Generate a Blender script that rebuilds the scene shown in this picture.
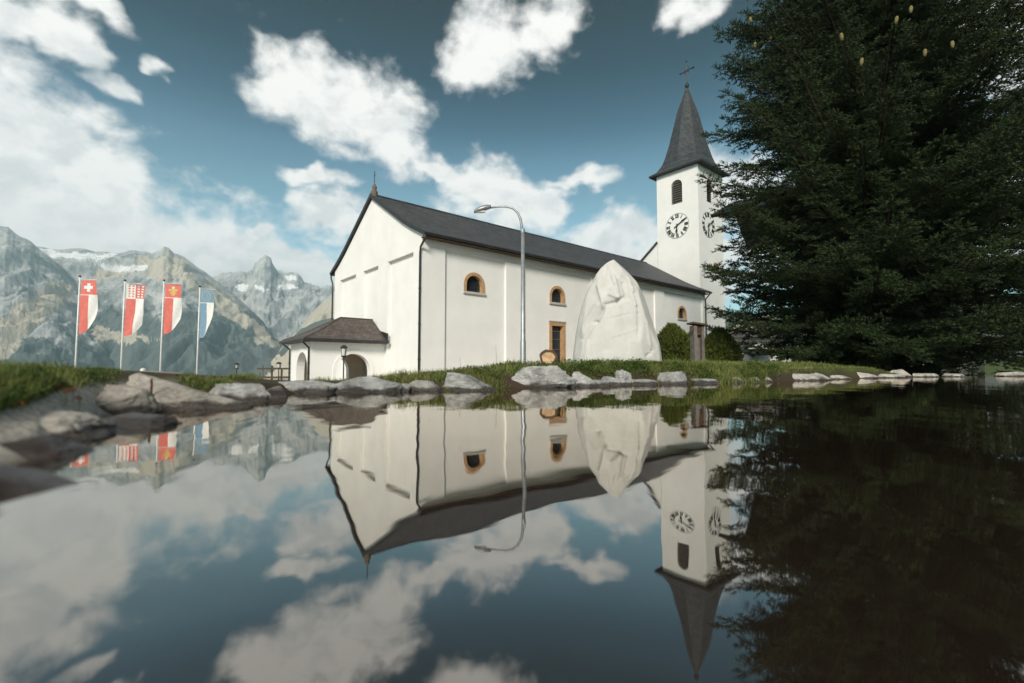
import bpy, bmesh, math, random
import numpy as np
from mathutils import Vector, Matrix, Euler
from mathutils.geometry import tessellate_polygon
random.seed(7); rng = np.random.default_rng(7)
R = math.radians
S = bpy.context.scene; COL = S.collection
for o in list(bpy.data.objects): bpy.data.objects.remove(o)

# ------------------------------------------------------------ camera
FPX = 469.3; PITCH = math.atan(26.3/FPX); EYE = 0.25
cam = bpy.data.cameras.new('camera'); camo = bpy.data.objects.new('camera', cam); COL.objects.link(camo)
cam.sensor_width = 36; cam.lens = FPX/1024*36; cam.clip_start = .02; cam.clip_end = 40000
camo.location = (0, 0, EYE); camo.rotation_euler = (math.pi/2+PITCH, 0, 0)
cam.dof.use_dof = True; cam.dof.focus_distance = 14; cam.dof.aperture_fstop = 1.0
S.camera = camo
FW = np.array([0, math.cos(PITCH), math.sin(PITCH)]); UP = np.array([0, -math.sin(PITCH), math.cos(PITCH)])
def ray(x, y): return FW+np.array([1., 0, 0])*(x-512)/FPX+UP*(341.5-y)/FPX
def at(x, y, Y):
    d = ray(x, y); return np.array([0, 0, EYE])+d*Y/d[1]
def project(P):
    q = np.asarray(P, float)-np.array([0, 0, EYE]); d = q@FW
    return 512+FPX*q[..., 0]/d, 341.5-FPX*(q@UP)/d

# ------------------------------------------------------------ colour management, render
S.view_settings.view_transform = 'Standard'; S.view_settings.look = 'None'
S.view_settings.exposure = 0.93; S.view_settings.gamma = 1
S.render.engine = 'CYCLES'
cy = S.cycles
cy.use_denoising = True
try: cy.denoiser = 'OPENIMAGEDENOISE'
except Exception: pass
cy.max_bounces = 6; cy.diffuse_bounces = 3; cy.glossy_bounces = 4; cy.transmission_bounces = 3
cy.transparent_max_bounces = 8; cy.volume_bounces = 0; cy.sample_clamp_indirect = 6
cy.caustics_reflective = False; cy.caustics_refractive = False

# ------------------------------------------------------------ sun and sky
SUN_EL = 34; SUN_H = np.array([-.22, -.975])        # horizontal direction towards the sun
SUN_H = SUN_H/np.linalg.norm(SUN_H)
sund = Vector((SUN_H[0]*math.cos(R(SUN_EL)), SUN_H[1]*math.cos(R(SUN_EL)), math.sin(R(SUN_EL))))
sl = bpy.data.lights.new('sun', 'SUN'); so = bpy.data.objects.new('sun', sl); COL.objects.link(so)
sl.energy = 2.6; sl.angle = R(14); sl.color = (1, .93, .82)
so.rotation_euler = sund.to_track_quat('Z', 'Y').to_euler(); so.location = (-30, -50, 60)

W = bpy.data.worlds.new('World'); S.world = W; W.use_nodes = True
W.cycles.sampling_method = 'MANUAL'; W.cycles.sample_map_resolution = 256
nt = W.node_tree; nt.nodes.clear()
class NG:
    def __init__(s, t): s.t = t
    def n(s, typ, **k):
        x = s.t.nodes.new(typ)
        for a, b in k.items(): setattr(x, a, b)
        return x
    def put(s, sock, v):
        if isinstance(v, bpy.types.NodeSocket): s.t.links.new(v, sock)
        elif v is not None: sock.default_value = v
    def m(s, op, a, b=None, c=None, clamp=False):
        x = s.n('ShaderNodeMath', operation=op, use_clamp=clamp)
        s.put(x.inputs[0], a)
        if b is not None: s.put(x.inputs[1], b)
        if c is not None: s.put(x.inputs[2], c)
        return x.outputs[0]
    def v(s, op, a, b=None, out=0, scale=None):
        x = s.n('ShaderNodeVectorMath', operation=op)
        s.put(x.inputs[0], a)
        if b is not None: s.put(x.inputs[1], b)
        if scale is not None: s.put(x.inputs['Scale'], scale)
        return x.outputs[out]
    def noise(s, vec, scale, detail=4, rough=.5, dist=0, out=0):
        x = s.n('ShaderNodeTexNoise'); s.put(x.inputs['Vector'], vec)
        x.inputs['Scale'].default_value = scale; x.inputs['Detail'].default_value = detail
        x.inputs['Roughness'].default_value = rough; x.inputs['Distortion'].default_value = dist
        return x.outputs[out]
    def ramp(s, fac, stops, interp='LINEAR'):
        x = s.n('ShaderNodeValToRGB'); s.put(x.inputs[0], fac); cr = x.color_ramp; cr.interpolation = interp
        while len(cr.elements) < len(stops): cr.elements.new(.5)
        for e, (p, c) in zip(cr.elements, stops): e.position = p; e.color = (*c, 1) if len(c) == 3 else c
        return x.outputs[0]
    def maprange(s, v, a, b, c=0., d=1., interp='SMOOTHSTEP'):
        x = s.n('ShaderNodeMapRange', interpolation_type=interp)
        for i, q in enumerate((v, a, b, c, d)): s.put(x.inputs[i], q)
        return x.outputs[0]
    def mix(s, fac, a, b, blend='MIX'):
        x = s.n('ShaderNodeMix', data_type='RGBA', blend_type=blend)
        s.put(x.inputs[0], fac)
        for sock, v in ((x.inputs[6], a), (x.inputs[7], b)):
            if isinstance(v, tuple) and len(v) == 3: v = (*v, 1)
            s.put(sock, v)
        return x.outputs[2]
g = NG(nt)
sky = g.n('ShaderNodeTexSky', sky_type='NISHITA'); sky.sun_disc = False
sky.sun_elevation = R(SUN_EL); sky.sun_rotation = math.atan2(SUN_H[0], SUN_H[1]); sky.altitude = 1400
sky.air_density = 1.0; sky.dust_density = .6; sky.ozone_density = 1.6
tc = g.n('ShaderNodeTexCoord'); d0 = tc.outputs['Generated']
warp = g.v('SUBTRACT', g.noise(g.v('MULTIPLY', d0, (1, 1, 1.3)), 7.5, 3, .6, 0, out=1), (.5, .5, .5))
d = g.v('ADD', d0, g.v('SCALE', warp, scale=.16))
# cloud masses: (x, y, half width, half height, tilt) seen from the pond, turned into directions
BL = [(10, 225, 210, 120, -14), (130, 240, 180, 66, -16), (255, 268, 125, 42, -10), (0, 140, 110, 70, -20), (85, 165, 75, 55, -30),
      (62, 42, 34, 30, -25), (15, 25, 34, 24, 10), (118, 95, 30, 18, -20), (152, 57, 14, 9, 0), (85, 0, 40, 16, 0),
      (300, 85, 48, 38, -15), (350, 108, 55, 46, -25), (398, 135, 42, 40, -15), (435, 170, 40, 18, -35), 
      (495, 40, 48, 46, 15), (545, 22, 42, 42, 10), (480, 70, 28, 22, 0), (480, 190, 55, 30, -5), (510, 205, 45, 22, 0),
      (310, 185, 42, 14, 8), (335, 222, 42, 24, 0), (268, 237, 18, 10, 0), (300, 258, 60, 26, -5), (580, 182, 42, 13, 6), (545, 202, 26, 13, 10),
      (620, 245, 75, 34, 5), (700, 262, 70, 50, 0), (740, 190, 45, 50, 0), (690, 6, 38, 20, 0), 
      (1000, 20, 70, 80, 0), (1120, -60, 140, 90, 10), (900, 230, 160, 60, 0), (1080, 200, 90, 70, 0), (-120, 60, 120, 120, 0), (-260, 190, 170, 90, 0), (300, -150, 110, 60, 20), (640, -190, 130, 70, -10), (60, -170, 120, 60, 15)]
fields = None
def blob(c, ex, ey, rx, ry):
    global fields
    M = Matrix((ex, ey, ex.cross(ey))).transposed()
    mp = g.n('ShaderNodeMapping', vector_type='TEXTURE')
    g.put(mp.inputs[0], d); mp.inputs[1].default_value = c; mp.inputs[2].default_value = M.to_euler()
    mp.inputs[3].default_value = (rx, ry, .5)
    L = g.v('LENGTH', mp.outputs[0], out=1)
    f = g.m('SUBTRACT', 1.0, L)
    fields = f if fields is None else g.m('SMOOTH_MAX', fields, f, .18)
for (x, y, rx, ry, tilt) in BL:
    c = Vector(ray(x, y)).normalized()
    ex0 = c.cross(Vector((0, 0, 1))).normalized(); ey0 = ex0.cross(c)
    k = 1/Vector(ray(x, y)).length
    ex = ex0*math.cos(R(tilt))+ey0*math.sin(R(tilt)); ey = ey0*math.cos(R(tilt))-ex0*math.sin(R(tilt))
    blob(c, ex, ey, rx/FPX*k*1.18, ry/FPX*k*1.18)
for i in range(13):                                  # the same broken cloud over the rest of the sky
    a = R(62+236*(i+.5)/13); el = R(random.choice((10, 22, 38, 58))+random.uniform(-6, 6))
    c = Vector((math.sin(a)*math.cos(el), math.cos(a)*math.cos(el), math.sin(el)))
    ex = c.cross(Vector((0, 0, 1))).normalized(); blob(c, ex, ex.cross(c), random.uniform(.2, .42), random.uniform(.1, .24))
ds = g.v('MULTIPLY', d0, (1, 1, 1.35))
n1 = g.noise(ds, 6.5, 5, .60, .2)
n2 = g.noise(ds, 21, 6, .62, .2)
off = g.v('ADD', ds, tuple(Vector((sund[0]*.4-.35, sund[1]*.15, .75)).normalized()*.035))
n3 = g.noise(off, 6.5, 5, .60, .2)
den = g.m('ADD', g.m('MULTIPLY', fields, 1.55), g.m('MULTIPLY', g.m('SUBTRACT', n1, .5), 2.0))
den = g.m('ADD', den, g.m('MULTIPLY', g.m('SUBTRACT', n2, .5), 1.25))
alpha = g.maprange(den, -.02, .95)
relief = g.m('MULTIPLY', g.m('SUBTRACT', n1, n3), 4.2)
thick = g.maprange(den, .35, 1.9, .0, .10)
lum = g.m('SUBTRACT', g.m('ADD', .88, relief), thick, clamp=False)
lum = g.maprange(lum, .35, 1.05, .55, 1.05, 'LINEAR')
CLOUD = 6.9
ccol = g.mix(lum, (.50*CLOUD, .55*CLOUD, .575*CLOUD), (1.0*CLOUD, .985*CLOUD, .95*CLOUD))
sz_ = g.n('ShaderNodeSeparateXYZ'); g.put(sz_.inputs[0], d0)
tint = g.ramp(sz_.outputs[2], [(0, (1.1, 1.5, 1.25)), (.2, (1.05, 1.25, 1.0)), (.34, (.78, .94, .72)), (.40, (.56, .74, .61)), (.46, (.24, .41, .37)), (.53, (.06, .19, .19)), (.62, (.012, .065, .075)), (1, (.01, .055, .065))])
skyc = g.mix(1.0, sky.outputs[0], tint, 'MULTIPLY')
wcol = g.mix(g.m('MULTIPLY', alpha, .96), skyc, ccol)
bg = g.n('ShaderNodeBackground'); g.put(bg.inputs[0], wcol); bg.inputs[1].default_value = .09
wo = g.n('ShaderNodeOutputWorld'); nt.links.new(bg.outputs[0], wo.inputs[0])

# ------------------------------------------------------------ numpy noise
def _h(ix, iy, iz, s):
    n = (ix*374761393+iy*668265263+iz*2147483647+s*974634777) & 0xffffffff
    n = ((n ^ (n >> 13))*1274126177) & 0xffffffff
    return ((n ^ (n >> 16)) & 0xffff)/65535.
def vnoise(P, s=0):
    P = np.asarray(P, float); i = np.floor(P).astype(np.int64); f = P-i; w = f*f*f*(f*(f*6-15)+10)
    r = 0
    for dx in (0, 1):
        for dy in (0, 1):
            for dz in (0, 1):
                k = (w[..., 0] if dx else 1-w[..., 0])*(w[..., 1] if dy else 1-w[..., 1])*(w[..., 2] if dz else 1-w[..., 2])
                r = r+k*_h(i[..., 0]+dx, i[..., 1]+dy, i[..., 2]+dz, s)
    return r*2-1
def fbm(P, o=4, lac=2.03, gain=.5, s=0, ridged=False):
    P = np.asarray(P, float); a = 1.; r = 0; t = 0
    for k in range(o):
        n = vnoise(P*lac**k+k*17.3, s+k)
        if ridged: n = 1-2*np.abs(n)
        r = r+a*n; t += a; a *= gain
    return r/t
def sstep(a, b, x):
    t = np.clip((x-a)/(b-a), 0, 1); return t*t*(3-2*t)

# ------------------------------------------------------------ mesh helpers
def link(o, parent=None):
    COL.objects.link(o)
    if parent is not None: o.parent = parent
    return o
def tag(o, label=None, cat=None, group=None, kind=None):
    if label: o['label'] = label
    if cat: o['category'] = cat
    if group: o['group'] = group
    if kind: o['kind'] = kind
    return o
def empty(name, loc=(0, 0, 0), rz=0):
    o = bpy.data.objects.new(name, None); o.empty_display_size = .2
    o.location = loc; o.rotation_euler = (0, 0, rz); return link(o)
class MB:
    def __init__(s): s.V = []; s.F = []
    def add(s, vs, fs):
        b = len(s.V); s.V += [tuple(map(float, v)) for v in vs]; s.F += [tuple(i+b for i in f) for f in fs]; return s
    def box(s, lo, hi, M=None):
        (a, b, c), (d_, e, f) = lo, hi
        vs = [(x, y, z) for z in (c, f) for y in (b, e) for x in (a, d_)]
        if M is not None: vs = [tuple(M @ Vector(v)) for v in vs]
        return s.add(vs, [(0, 2, 3, 1), (4, 5, 7, 6), (0, 1, 5, 4), (2, 6, 7, 3), (0, 4, 6, 2), (1, 3, 7, 5)])
    def tube(s, pts, rad, n=8, cap=True):
        pts = [Vector(p) for p in pts]; m = len(pts)
        rad = [rad]*m if not hasattr(rad, '__len__') else rad
        ref = None; rings = []
        for i, p in enumerate(pts):
            t = (pts[min(i+1, m-1)]-pts[max(i-1, 0)]).normalized()
            if ref is None: ref = Vector((1, 0, 0)) if abs(t.x) < .8 else Vector((0, 1, 0))
            a = (ref-t*ref.dot(t)).normalized(); b = t.cross(a); ref = a
            rings.append([p+(a*math.cos(q)+b*math.sin(q))*rad[i] for q in (2*math.pi*k/n for k in range(n))])
        vs = [v for r in rings for v in r]; fs = []
        for i in range(m-1):
            for k in range(n): fs.append((i*n+k, i*n+(k+1) % n, (i+1)*n+(k+1) % n, (i+1)*n+k))
        if cap: fs += [tuple(range(n))[::-1], tuple((m-1)*n+k for k in range(n))]
        return s.add(vs, fs)
    def lathe(s, prof, n=24, c=(0, 0)):
        vs = []; m = len(prof)
        for r, z in prof:
            for k in range(n):
                q = 2*math.pi*k/n; vs.append((c[0]+r*math.cos(q), c[1]+r*math.sin(q), z))
        fs = [(i*n+k, i*n+(k+1) % n, (i+1)*n+(k+1) % n, (i+1)*n+k) for i in range(m-1) for k in range(n)]
        fs += [tuple(range(n))[::-1], tuple((m-1)*n+k for k in range(n))]
        return s.add(vs, fs)
    def build(s, name, mat, parent=None, smooth=False, loc=None):
        me = bpy.data.meshes.new(name); me.from_pydata(s.V, [], s.F)
        bm = bmesh.new(); bm.from_mesh(me); bmesh.ops.recalc_face_normals(bm, faces=bm.faces); bm.to_mesh(me); bm.free()
        me.materials.append(mat)
        if smooth: me.polygons.foreach_set('use_smooth', [True]*len(me.polygons))
        o = bpy.data.objects.new(name, me)
        if loc is not None: o.location = loc
        return link(o, parent)
def bulk(name, V, T, mat, parent=None, smooth=False, attrs=None):
    V = np.ascontiguousarray(V, np.float32); T = np.ascontiguousarray(T, np.int32); k = T.shape[1]
    me = bpy.data.meshes.new(name); me.vertices.add(len(V)); me.vertices.foreach_set('co', V.ravel())
    me.loops.add(T.size); me.loops.foreach_set('vertex_index', T.ravel())
    me.polygons.add(len(T)); me.polygons.foreach_set('loop_start', np.arange(0, T.size, k, dtype=np.int32))
    me.polygons.foreach_set('loop_total', np.full(len(T), k, np.int32))
    if smooth: me.polygons.foreach_set('use_smooth', np.ones(len(T), bool))
    for n, a in (attrs or {}).items():
        a = np.asarray(a, np.float32)
        if a.ndim == 1:
            at_ = me.attributes.new(n, 'FLOAT', 'POINT'); at_.data.foreach_set('value', a)
        else:
            at_ = me.attributes.new(n, 'FLOAT_COLOR', 'POINT'); at_.data.foreach_set('color', np.c_[a, np.ones(len(a))].astype(np.float32).ravel())
    me.update(calc_edges=True); me.validate()
    me.materials.append(mat)
    return link(bpy.data.objects.new(name, me), parent)
def grid_faces(nr, nc, wrap=False):
    i, j = np.meshgrid(np.arange(nr-1), np.arange(nc if wrap else nc-1), indexing='ij')
    j2 = (j+1) % nc
    return np.stack([i*nc+j, i*nc+j2, (i+1)*nc+j2, (i+1)*nc+j], -1).reshape(-1, 4)
def copy_tree(o, parent=None):
    c = o.copy(); link(c)
    if parent is not None: c.parent = parent
    for ch in list(o.children): copy_tree(ch, c)
    return c

# ------------------------------------------------------------ materials
MATS = {}
def new_mat(name):
    m = bpy.data.materials.new(name); m.use_nodes = True; t = m.node_tree; t.nodes.clear()
    G = NG(t); p = G.n('ShaderNodeBsdfPrincipled'); o = G.n('ShaderNodeOutputMaterial'); t.links.new(p.outputs[0], o.inputs[0])
    return m, G, p, o
def pmat(name, col, rough=.8, var=.12, scale=3., bump=.15, bscale=30., metal=0, spec=.3, streak=0., dist=.02):
    if name in MATS: return MATS[name]
    m, G, p, o = new_mat(name)
    tc = G.n('ShaderNodeTexCoord').outputs['Object']
    n = G.noise(tc, scale, 5, .6); 
    lo = tuple(c*(1-var*1.6) for c in col); hi = tuple(min(c*(1+var*.9), 1) for c in col)
    c = G.mix(G.maprange(n, .3, .7), lo, hi)
    if streak:
        sv = G.v('MULTIPLY', tc, (6, 6, .35)); sn = G.noise(sv, 1.5, 4, .6)
        c = G.mix(G.m('MULTIPLY', G.maprange(sn, .55, .8), streak), c, tuple(q*.62 for q in col))
    G.put(p.inputs['Base Color'], c); p.inputs['Roughness'].default_value = rough; p.inputs['Metallic'].default_value = metal
    p.inputs['Specular IOR Level'].default_value = spec
    if bump:
        b = G.n('ShaderNodeBump'); b.inputs['Strength'].default_value = bump; b.inputs['Distance'].default_value = dist
        G.put(b.inputs['Height'], G.noise(tc, bscale, 4, .6)); G.put(p.inputs['Normal'], b.outputs[0])
    MATS[name] = m; return m
PLASTER = pmat('lime_plaster', (.81, .802, .778), .9, .03, .6, .4, 14, streak=.09, spec=.15)
PLASTER_SHADE = pmat('porch_shaded_plaster', (.66, .56, .45), .9, .06, 1.2, .2, 20, spec=.1)  # tan-brown shadow inside the porch put into the plaster colour
ORANGE = pmat('ochre_stone', (.46, .285, .15), .85, .14, 6, .25, 40)
STONE_SILL = pmat('sill_stone', (.50, .47, .43), .8, .1, 5, .2, 40)
IRON = pmat('dark_iron', (.035, .036, .038), .5, .1, 8, .05, 50, metal=.3, spec=.4)
PIPE = pmat('pipe_paint', (.045, .045, .048), .45, .15, 2, .03, 30, metal=.4, spec=.5)
GALV = pmat('galvanised_steel', (.34, .36, .375), .45, .12, 5, .05, 60, metal=.55, spec=.5)
BLACK = pmat('clock_black', (.02, .02, .022), .6, .05, 5, 0)
LOUVRE = pmat('louvre_wood', (.17, .155, .14), .8, .2, 8, .1, 30)
DARK = pmat('dark_interior', (.012, .012, .013), .9, .1, 3, 0)
WOOD_DK = pmat('dark_timber', (.085, .055, .035), .75, .25, 5, .25, 25)
WOOD_GREY = pmat('weathered_timber', (.16, .14, .125), .85, .2, 4, .5, 22, streak=.35)
WHITE_POLE = pmat('white_pole_paint', (.74, .74, .73), .35, .05, 4, 0, spec=.5)
WHITE_CLOTH = pmat('white_flag_cloth', (.72, .715, .70), .85, .04, 4, .1, 60)
RED_CLOTH = pmat('red_flag_cloth', (.62, .165, .14), .85, .06, 4, .1, 60)
BLUE_CLOTH = pmat('blue_flag_cloth', (.18, .30, .41), .85, .06, 4, .1, 60)
YELLOW_CLOTH = pmat('yellow_flag_cloth', (.62, .42, .16), .85, .06, 4, .1, 60)
HOUSE_WALL = pmat('house_render', (.74, .72, .68), .9, .05, 1, .2, 15)
BLUE_DOOR = pmat('blue_door_paint', (.09, .22, .36), .5, .1, 3, .05, 20)
LAMP_GLASS = pmat('frosted_lamp_glass', (.62, .62, .58), .3, .05, 4, 0, spec=.5)
RUST = pmat('rusty_iron', (.13, .06, .035), .85, .3, 30, .5, 80)
BARK = pmat('spruce_bark', (.075, .055, .042), .9, .3, 9, .8, 18)
CONE = pmat('spruce_cone', (.20, .165, .065), .8, .2, 30, .5, 80)

def roof_mat(name, col, courses=.42):
    m, G, p, o = new_mat(name)
    uv = G.n('ShaderNodeTexCoord').outputs['Object']
    sx = G.n('ShaderNodeSeparateXYZ'); G.put(sx.inputs[0], uv)
    cv = G.n('ShaderNodeCombineXYZ'); G.put(cv.inputs[0], G.m('ADD', sx.outputs[0], G.m('MULTIPLY', sx.outputs[1], .0))); G.put(cv.inputs[1], G.m('MULTIPLY', sx.outputs[2], 1.7))
    b = G.n('ShaderNodeTexBrick'); G.put(b.inputs['Vector'], cv.outputs[0])
    b.inputs['Scale'].default_value = 1; b.inputs['Brick Width'].default_value = courses*1.15; b.inputs['Row Height'].default_value = courses
    b.inputs['Mortar Size'].default_value = .018; b.inputs['Color1'].default_value = (.25, .25, .25, 1); b.inputs['Color2'].default_value = (.8, .8, .8, 1); b.inputs['Mortar'].default_value = (0, 0, 0, 1)
    n = G.maprange(G.noise(uv, 2.2, 8, .72), .3, .7)
    f = G.m('ADD', G.m('MULTIPLY', b.outputs[0], .75), G.m('MULTIPLY', n, .5))
    c = G.mix(f, tuple(q*.35 for q in col), tuple(min(1, q*1.7) for q in col))
    G.put(p.inputs['Base Color'], c); p.inputs['Roughness'].default_value = .62; p.inputs['Specular IOR Level'].default_value = .35
    bp = G.n('ShaderNodeBump'); bp.inputs['Strength'].default_value = .8; bp.inputs['Distance'].default_value = .03
    G.put(bp.inputs['Height'], b.outputs[0]); G.put(p.inputs['Normal'], bp.outputs[0]); return m
SLATE = roof_mat('nave_slate', (.047, .049, .052)); SLATE_BR = roof_mat('porch_slate', (.085, .069, .061), .22)
SPIRE = roof_mat('spire_slate', (.044, .050, .054), .25)
def glass_mat():
    m, G, p, o = new_mat('window_glass')
    tc = G.n('ShaderNodeTexCoord').outputs['Object']
    G.put(p.inputs['Base Color'], G.mix(G.noise(tc, 3, 3), (.012, .018, .022), (.03, .042, .05)))
    p.inputs['Roughness'].default_value = .12; p.inputs['Specular IOR Level'].default_value = .5
    b = G.n('ShaderNodeBump'); b.inputs['Strength'].default_value = .25; G.put(b.inputs['Height'], G.noise(tc, 5, 3)); G.put(p.inputs['Normal'], b.outputs[0]); return m
GLASS = glass_mat()
def rock_mat(name, col, vein=.4, wet=.07, tint=(.30, .25, .20)):
    m, G, p, o = new_mat(name)
    tc = G.n('ShaderNodeTexCoord').outputs['Object']; pos = G.n('ShaderNodeNewGeometry').outputs['Position']
    oi = G.n('ShaderNodeObjectInfo').outputs['Random']
    ov = G.v('ADD', tc, None); 
    x = G.n('ShaderNodeCombineXYZ'); G.put(x.inputs[0], G.m('MULTIPLY', oi, 31)); G.put(x.inputs[1], G.m('MULTIPLY', oi, 17)); pv = G.v('ADD', pos, x.outputs[0])
    a = G.noise(pv, 5, 8, .68, .4); bnd = G.noise(G.v('MULTIPLY', pv, (3, 3, 11)), 2.2, 7, .7, 1.2); fine = G.noise(pv, 45, 4, .7)
    c = G.mix(G.maprange(a, .3, .72), tuple(q*.42 for q in col), tuple(min(1, q*1.22) for q in col))
    c = G.mix(G.m('MULTIPLY', G.maprange(bnd, .5, .72), vein), c, tuple(min(1, q*1.75) for q in col))
    c = G.mix(G.m('MULTIPLY', G.maprange(G.noise(pv, 2.4, 5, .6), .52, .74), .55), c, tint)
    c = G.mix(G.m('MULTIPLY', G.maprange(fine, .52, .75), .35), c, tuple(q*.3 for q in col))
    sp = G.n('ShaderNodeSeparateXYZ'); G.put(sp.inputs[0], pos)
    wz = G.m('ADD', sp.outputs[2], G.m('MULTIPLY', G.m('SUBTRACT', a, .5), .11))
    w = G.maprange(wz, wet*.55, wet*1.15, 1, 0)
    c = G.mix(G.m('MULTIPLY', w, .88), c, (.030, .021, .017))
    G.put(p.inputs['Base Color'], c); G.put(p.inputs['Roughness'], G.maprange(w, 0, 1, .85, .24, 'LINEAR'))
    p.inputs['Specular IOR Level'].default_value = .4
    b = G.n('ShaderNodeBump'); b.inputs['Strength'].default_value = 1.0; b.inputs['Distance'].default_value = .035
    G.put(b.inputs['Height'], G.m('ADD', G.m('MULTIPLY', bnd, .9), G.m('MULTIPLY', fine, .35))); G.put(p.inputs['Normal'], b.outputs[0])
    return m
ROCK = {'grey': rock_mat('grey_rock', (.37, .37, .36), .6, .055), 'marble': rock_mat('marbled_rock', (.45, .445, .43), .85, .055), 'tan': rock_mat('tan_rock', (.46, .42, .365), .4, .05, (.40, .33, .27)),
        'dark': rock_mat('dark_wet_rock', (.15, .14, .135), .9, .09, (.11, .085, .07)), 'pale': rock_mat('pale_rock', (.50, .475, .43), .4, .035)}
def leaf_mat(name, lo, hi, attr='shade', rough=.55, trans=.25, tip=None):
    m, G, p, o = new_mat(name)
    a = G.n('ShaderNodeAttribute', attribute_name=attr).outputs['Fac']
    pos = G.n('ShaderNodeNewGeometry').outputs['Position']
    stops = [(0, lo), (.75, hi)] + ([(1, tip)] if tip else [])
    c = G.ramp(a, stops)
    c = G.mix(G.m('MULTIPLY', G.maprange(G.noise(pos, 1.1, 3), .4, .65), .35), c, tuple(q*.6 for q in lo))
    G.put(p.inputs['Base Color'], c); p.inputs['Roughness'].default_value = rough; p.inputs['Specular IOR Level'].default_value = .25
    if trans:
        tr = G.n('ShaderNodeBsdfTranslucent'); G.put(tr.inputs[0], c); mx = G.n('ShaderNodeMixShader'); mx.inputs[0].default_value = trans
        G.t.links.new(p.outputs[0], mx.inputs[1]); G.t.links.new(tr.outputs[0], mx.inputs[2]); G.t.links.new(mx.outputs[0], o.inputs[0])
    return m
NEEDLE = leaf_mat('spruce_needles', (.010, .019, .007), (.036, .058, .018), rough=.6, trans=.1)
GRASSM = leaf_mat('grass_blades', (.085, .11, .025), (.25, .29, .085), trans=.3, tip=(.34, .28, .13))
HEDGE = leaf_mat('thuja_leaves', (.055, .075, .014), (.14, .165, .035), trans=.2)
HERB = leaf_mat('herb_leaves', (.035, .075, .015), (.10, .16, .03), trans=.3, tip=(.16, .2, .05))

# ------------------------------------------------------------ the pond rim in plan: (image column, waterline depth)
SHX = [-60, 0, 40, 70, 100, 147, 170, 222, 240, 273, 300, 350, 400, 450, 510, 550, 600, 640, 700, 760, 800, 860, 920, 1024, 1100]
SHY = [.75, .95, 1.15, 1.5, 1.96, 2.5, 2.8, 3.2, 3.5, 4.05, 4.5, 4.85, 5.0, 5.05, 5.75, 5.95, 6.5, 6.9, 7.35, 8.0, 9.1, 11.0, 12.8, 14., 15.]
az_t = [math.atan((x-512)/FPX) for x in SHX]; r_t = [y/math.cos(a) for y, a in zip(SHY, az_t)]
az_t = [R(-180), R(-135), R(-95), R(-68)]+az_t+[R(75), R(105), R(140), R(180)]
r_t = [2.6, 1.9, 1.35, 1.15]+r_t+[19, 9, 4, 2.6]
def shore(a): return np.interp(a, az_t, r_t)
HBX = [R(-180), R(-60), R(-45), R(-40), R(-33), R(-27), R(-20), R(-10), R(0), R(10), R(20), R(30), R(45), R(180)]
HBZ = [.25, .22, .22, .23, .17, .10, .08, .15, .24, .26, .26, .24, .22, .25]
def ground_z(x, y):
    x = np.asarray(x, float); y = np.asarray(y, float)
    r = np.hypot(x, y); a = np.arctan2(x, y); rs = shore(a); e = r-rs; hb = np.interp(a, HBX, HBZ)
    wob = fbm(np.stack([x*1.3, y*1.3, x*0], -1), 3, s=3)*.05
    z = np.where(e < 0, -.04+np.maximum(-.3, e*.5), 0)
    bw = np.interp(a, [R(-180), R(-75), R(-50), R(-38), R(-28), R(180)], [1.0, 1.5, 1.9, 1.5, .6, .55])
    bank = -.04+(hb+.04)*sstep(-.1*bw, bw, e)+wob*sstep(.2, .6, e)
    # right-hand lawn rises slightly under the spruces, left and centre fall to the church square
    right = sstep(R(2), R(14), a)*(1-sstep(R(80), R(100), a))
    lawn = .08*sstep(.6, 3, e)+.10*sstep(2, 9, e)
    fall_r = -(1.35+.0)*sstep(14, 26, r)
    fall_c = -(hb+1.02)*sstep(1.6+np.maximum(bw-.6, 0), 9, e)
    prof = bank+np.where(e > 0, right*(lawn+fall_r)+(1-right)*fall_c, 0)
    z = np.where(e < 0, z, prof)
    left = sstep(R(4), R(-10), a)
    z = z-300*sstep(75, 900, r)*left-0*(1-left)
    z = z+35*sstep(120, 700, r)*(1-left)
    return z
na, nr = 420, 150
az = np.linspace(-math.pi, math.pi, na, endpoint=False)
az = np.sort(np.r_[np.linspace(-math.pi, R(-58), 50, endpoint=False), np.linspace(R(-58), R(58), 320, endpoint=False), np.linspace(R(58), math.pi, 50, endpoint=False)])
tt = np.r_[np.linspace(0, 1, 70), 1+np.geomspace(.003, 1, 80)]
RR = []
rs = shore(az)
for k in np.linspace(0, .96, 12): RR.append(rs*k)
for e in np.r_[np.linspace(-.03, 1.2, 42), np.geomspace(1.3, 30, 46), np.geomspace(34, 6000, 40)]: RR.append(rs+e)
RR = np.array(RR); RR[0] = .02
X = RR*np.sin(az); Yg = RR*np.cos(az); Z = ground_z(X, Yg)
E_ = RR-rs
A_ = np.broadcast_to(az, RR.shape)
green = sstep(.18, .6, E_+.25*fbm(np.stack([X*2, Yg*2, X*0], -1), 3, s=9))
rocky = sstep(R(-14), R(-22), A_)*sstep(R(-47), R(-38), A_)
green = green*(1-.75*rocky*sstep(8, 2, E_))
plaza = sstep(5.5, 8.5, E_)*sstep(R(20), R(10), A_)*sstep(75, 60, RR)
plaza = np.maximum(plaza, rocky*sstep(1.6, 3., E_)*sstep(75, 60, RR))
plaza = np.maximum(plaza, sstep(R(-33), R(-40), A_)*sstep(R(-75), R(-60), A_)*sstep(.15, .5, E_)*sstep(1.25, .85, E_)*1.)
green = green*(1-sstep(R(-33), R(-40), A_)*sstep(R(-75), R(-60), A_)*sstep(1.1, .7, E_))
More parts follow.
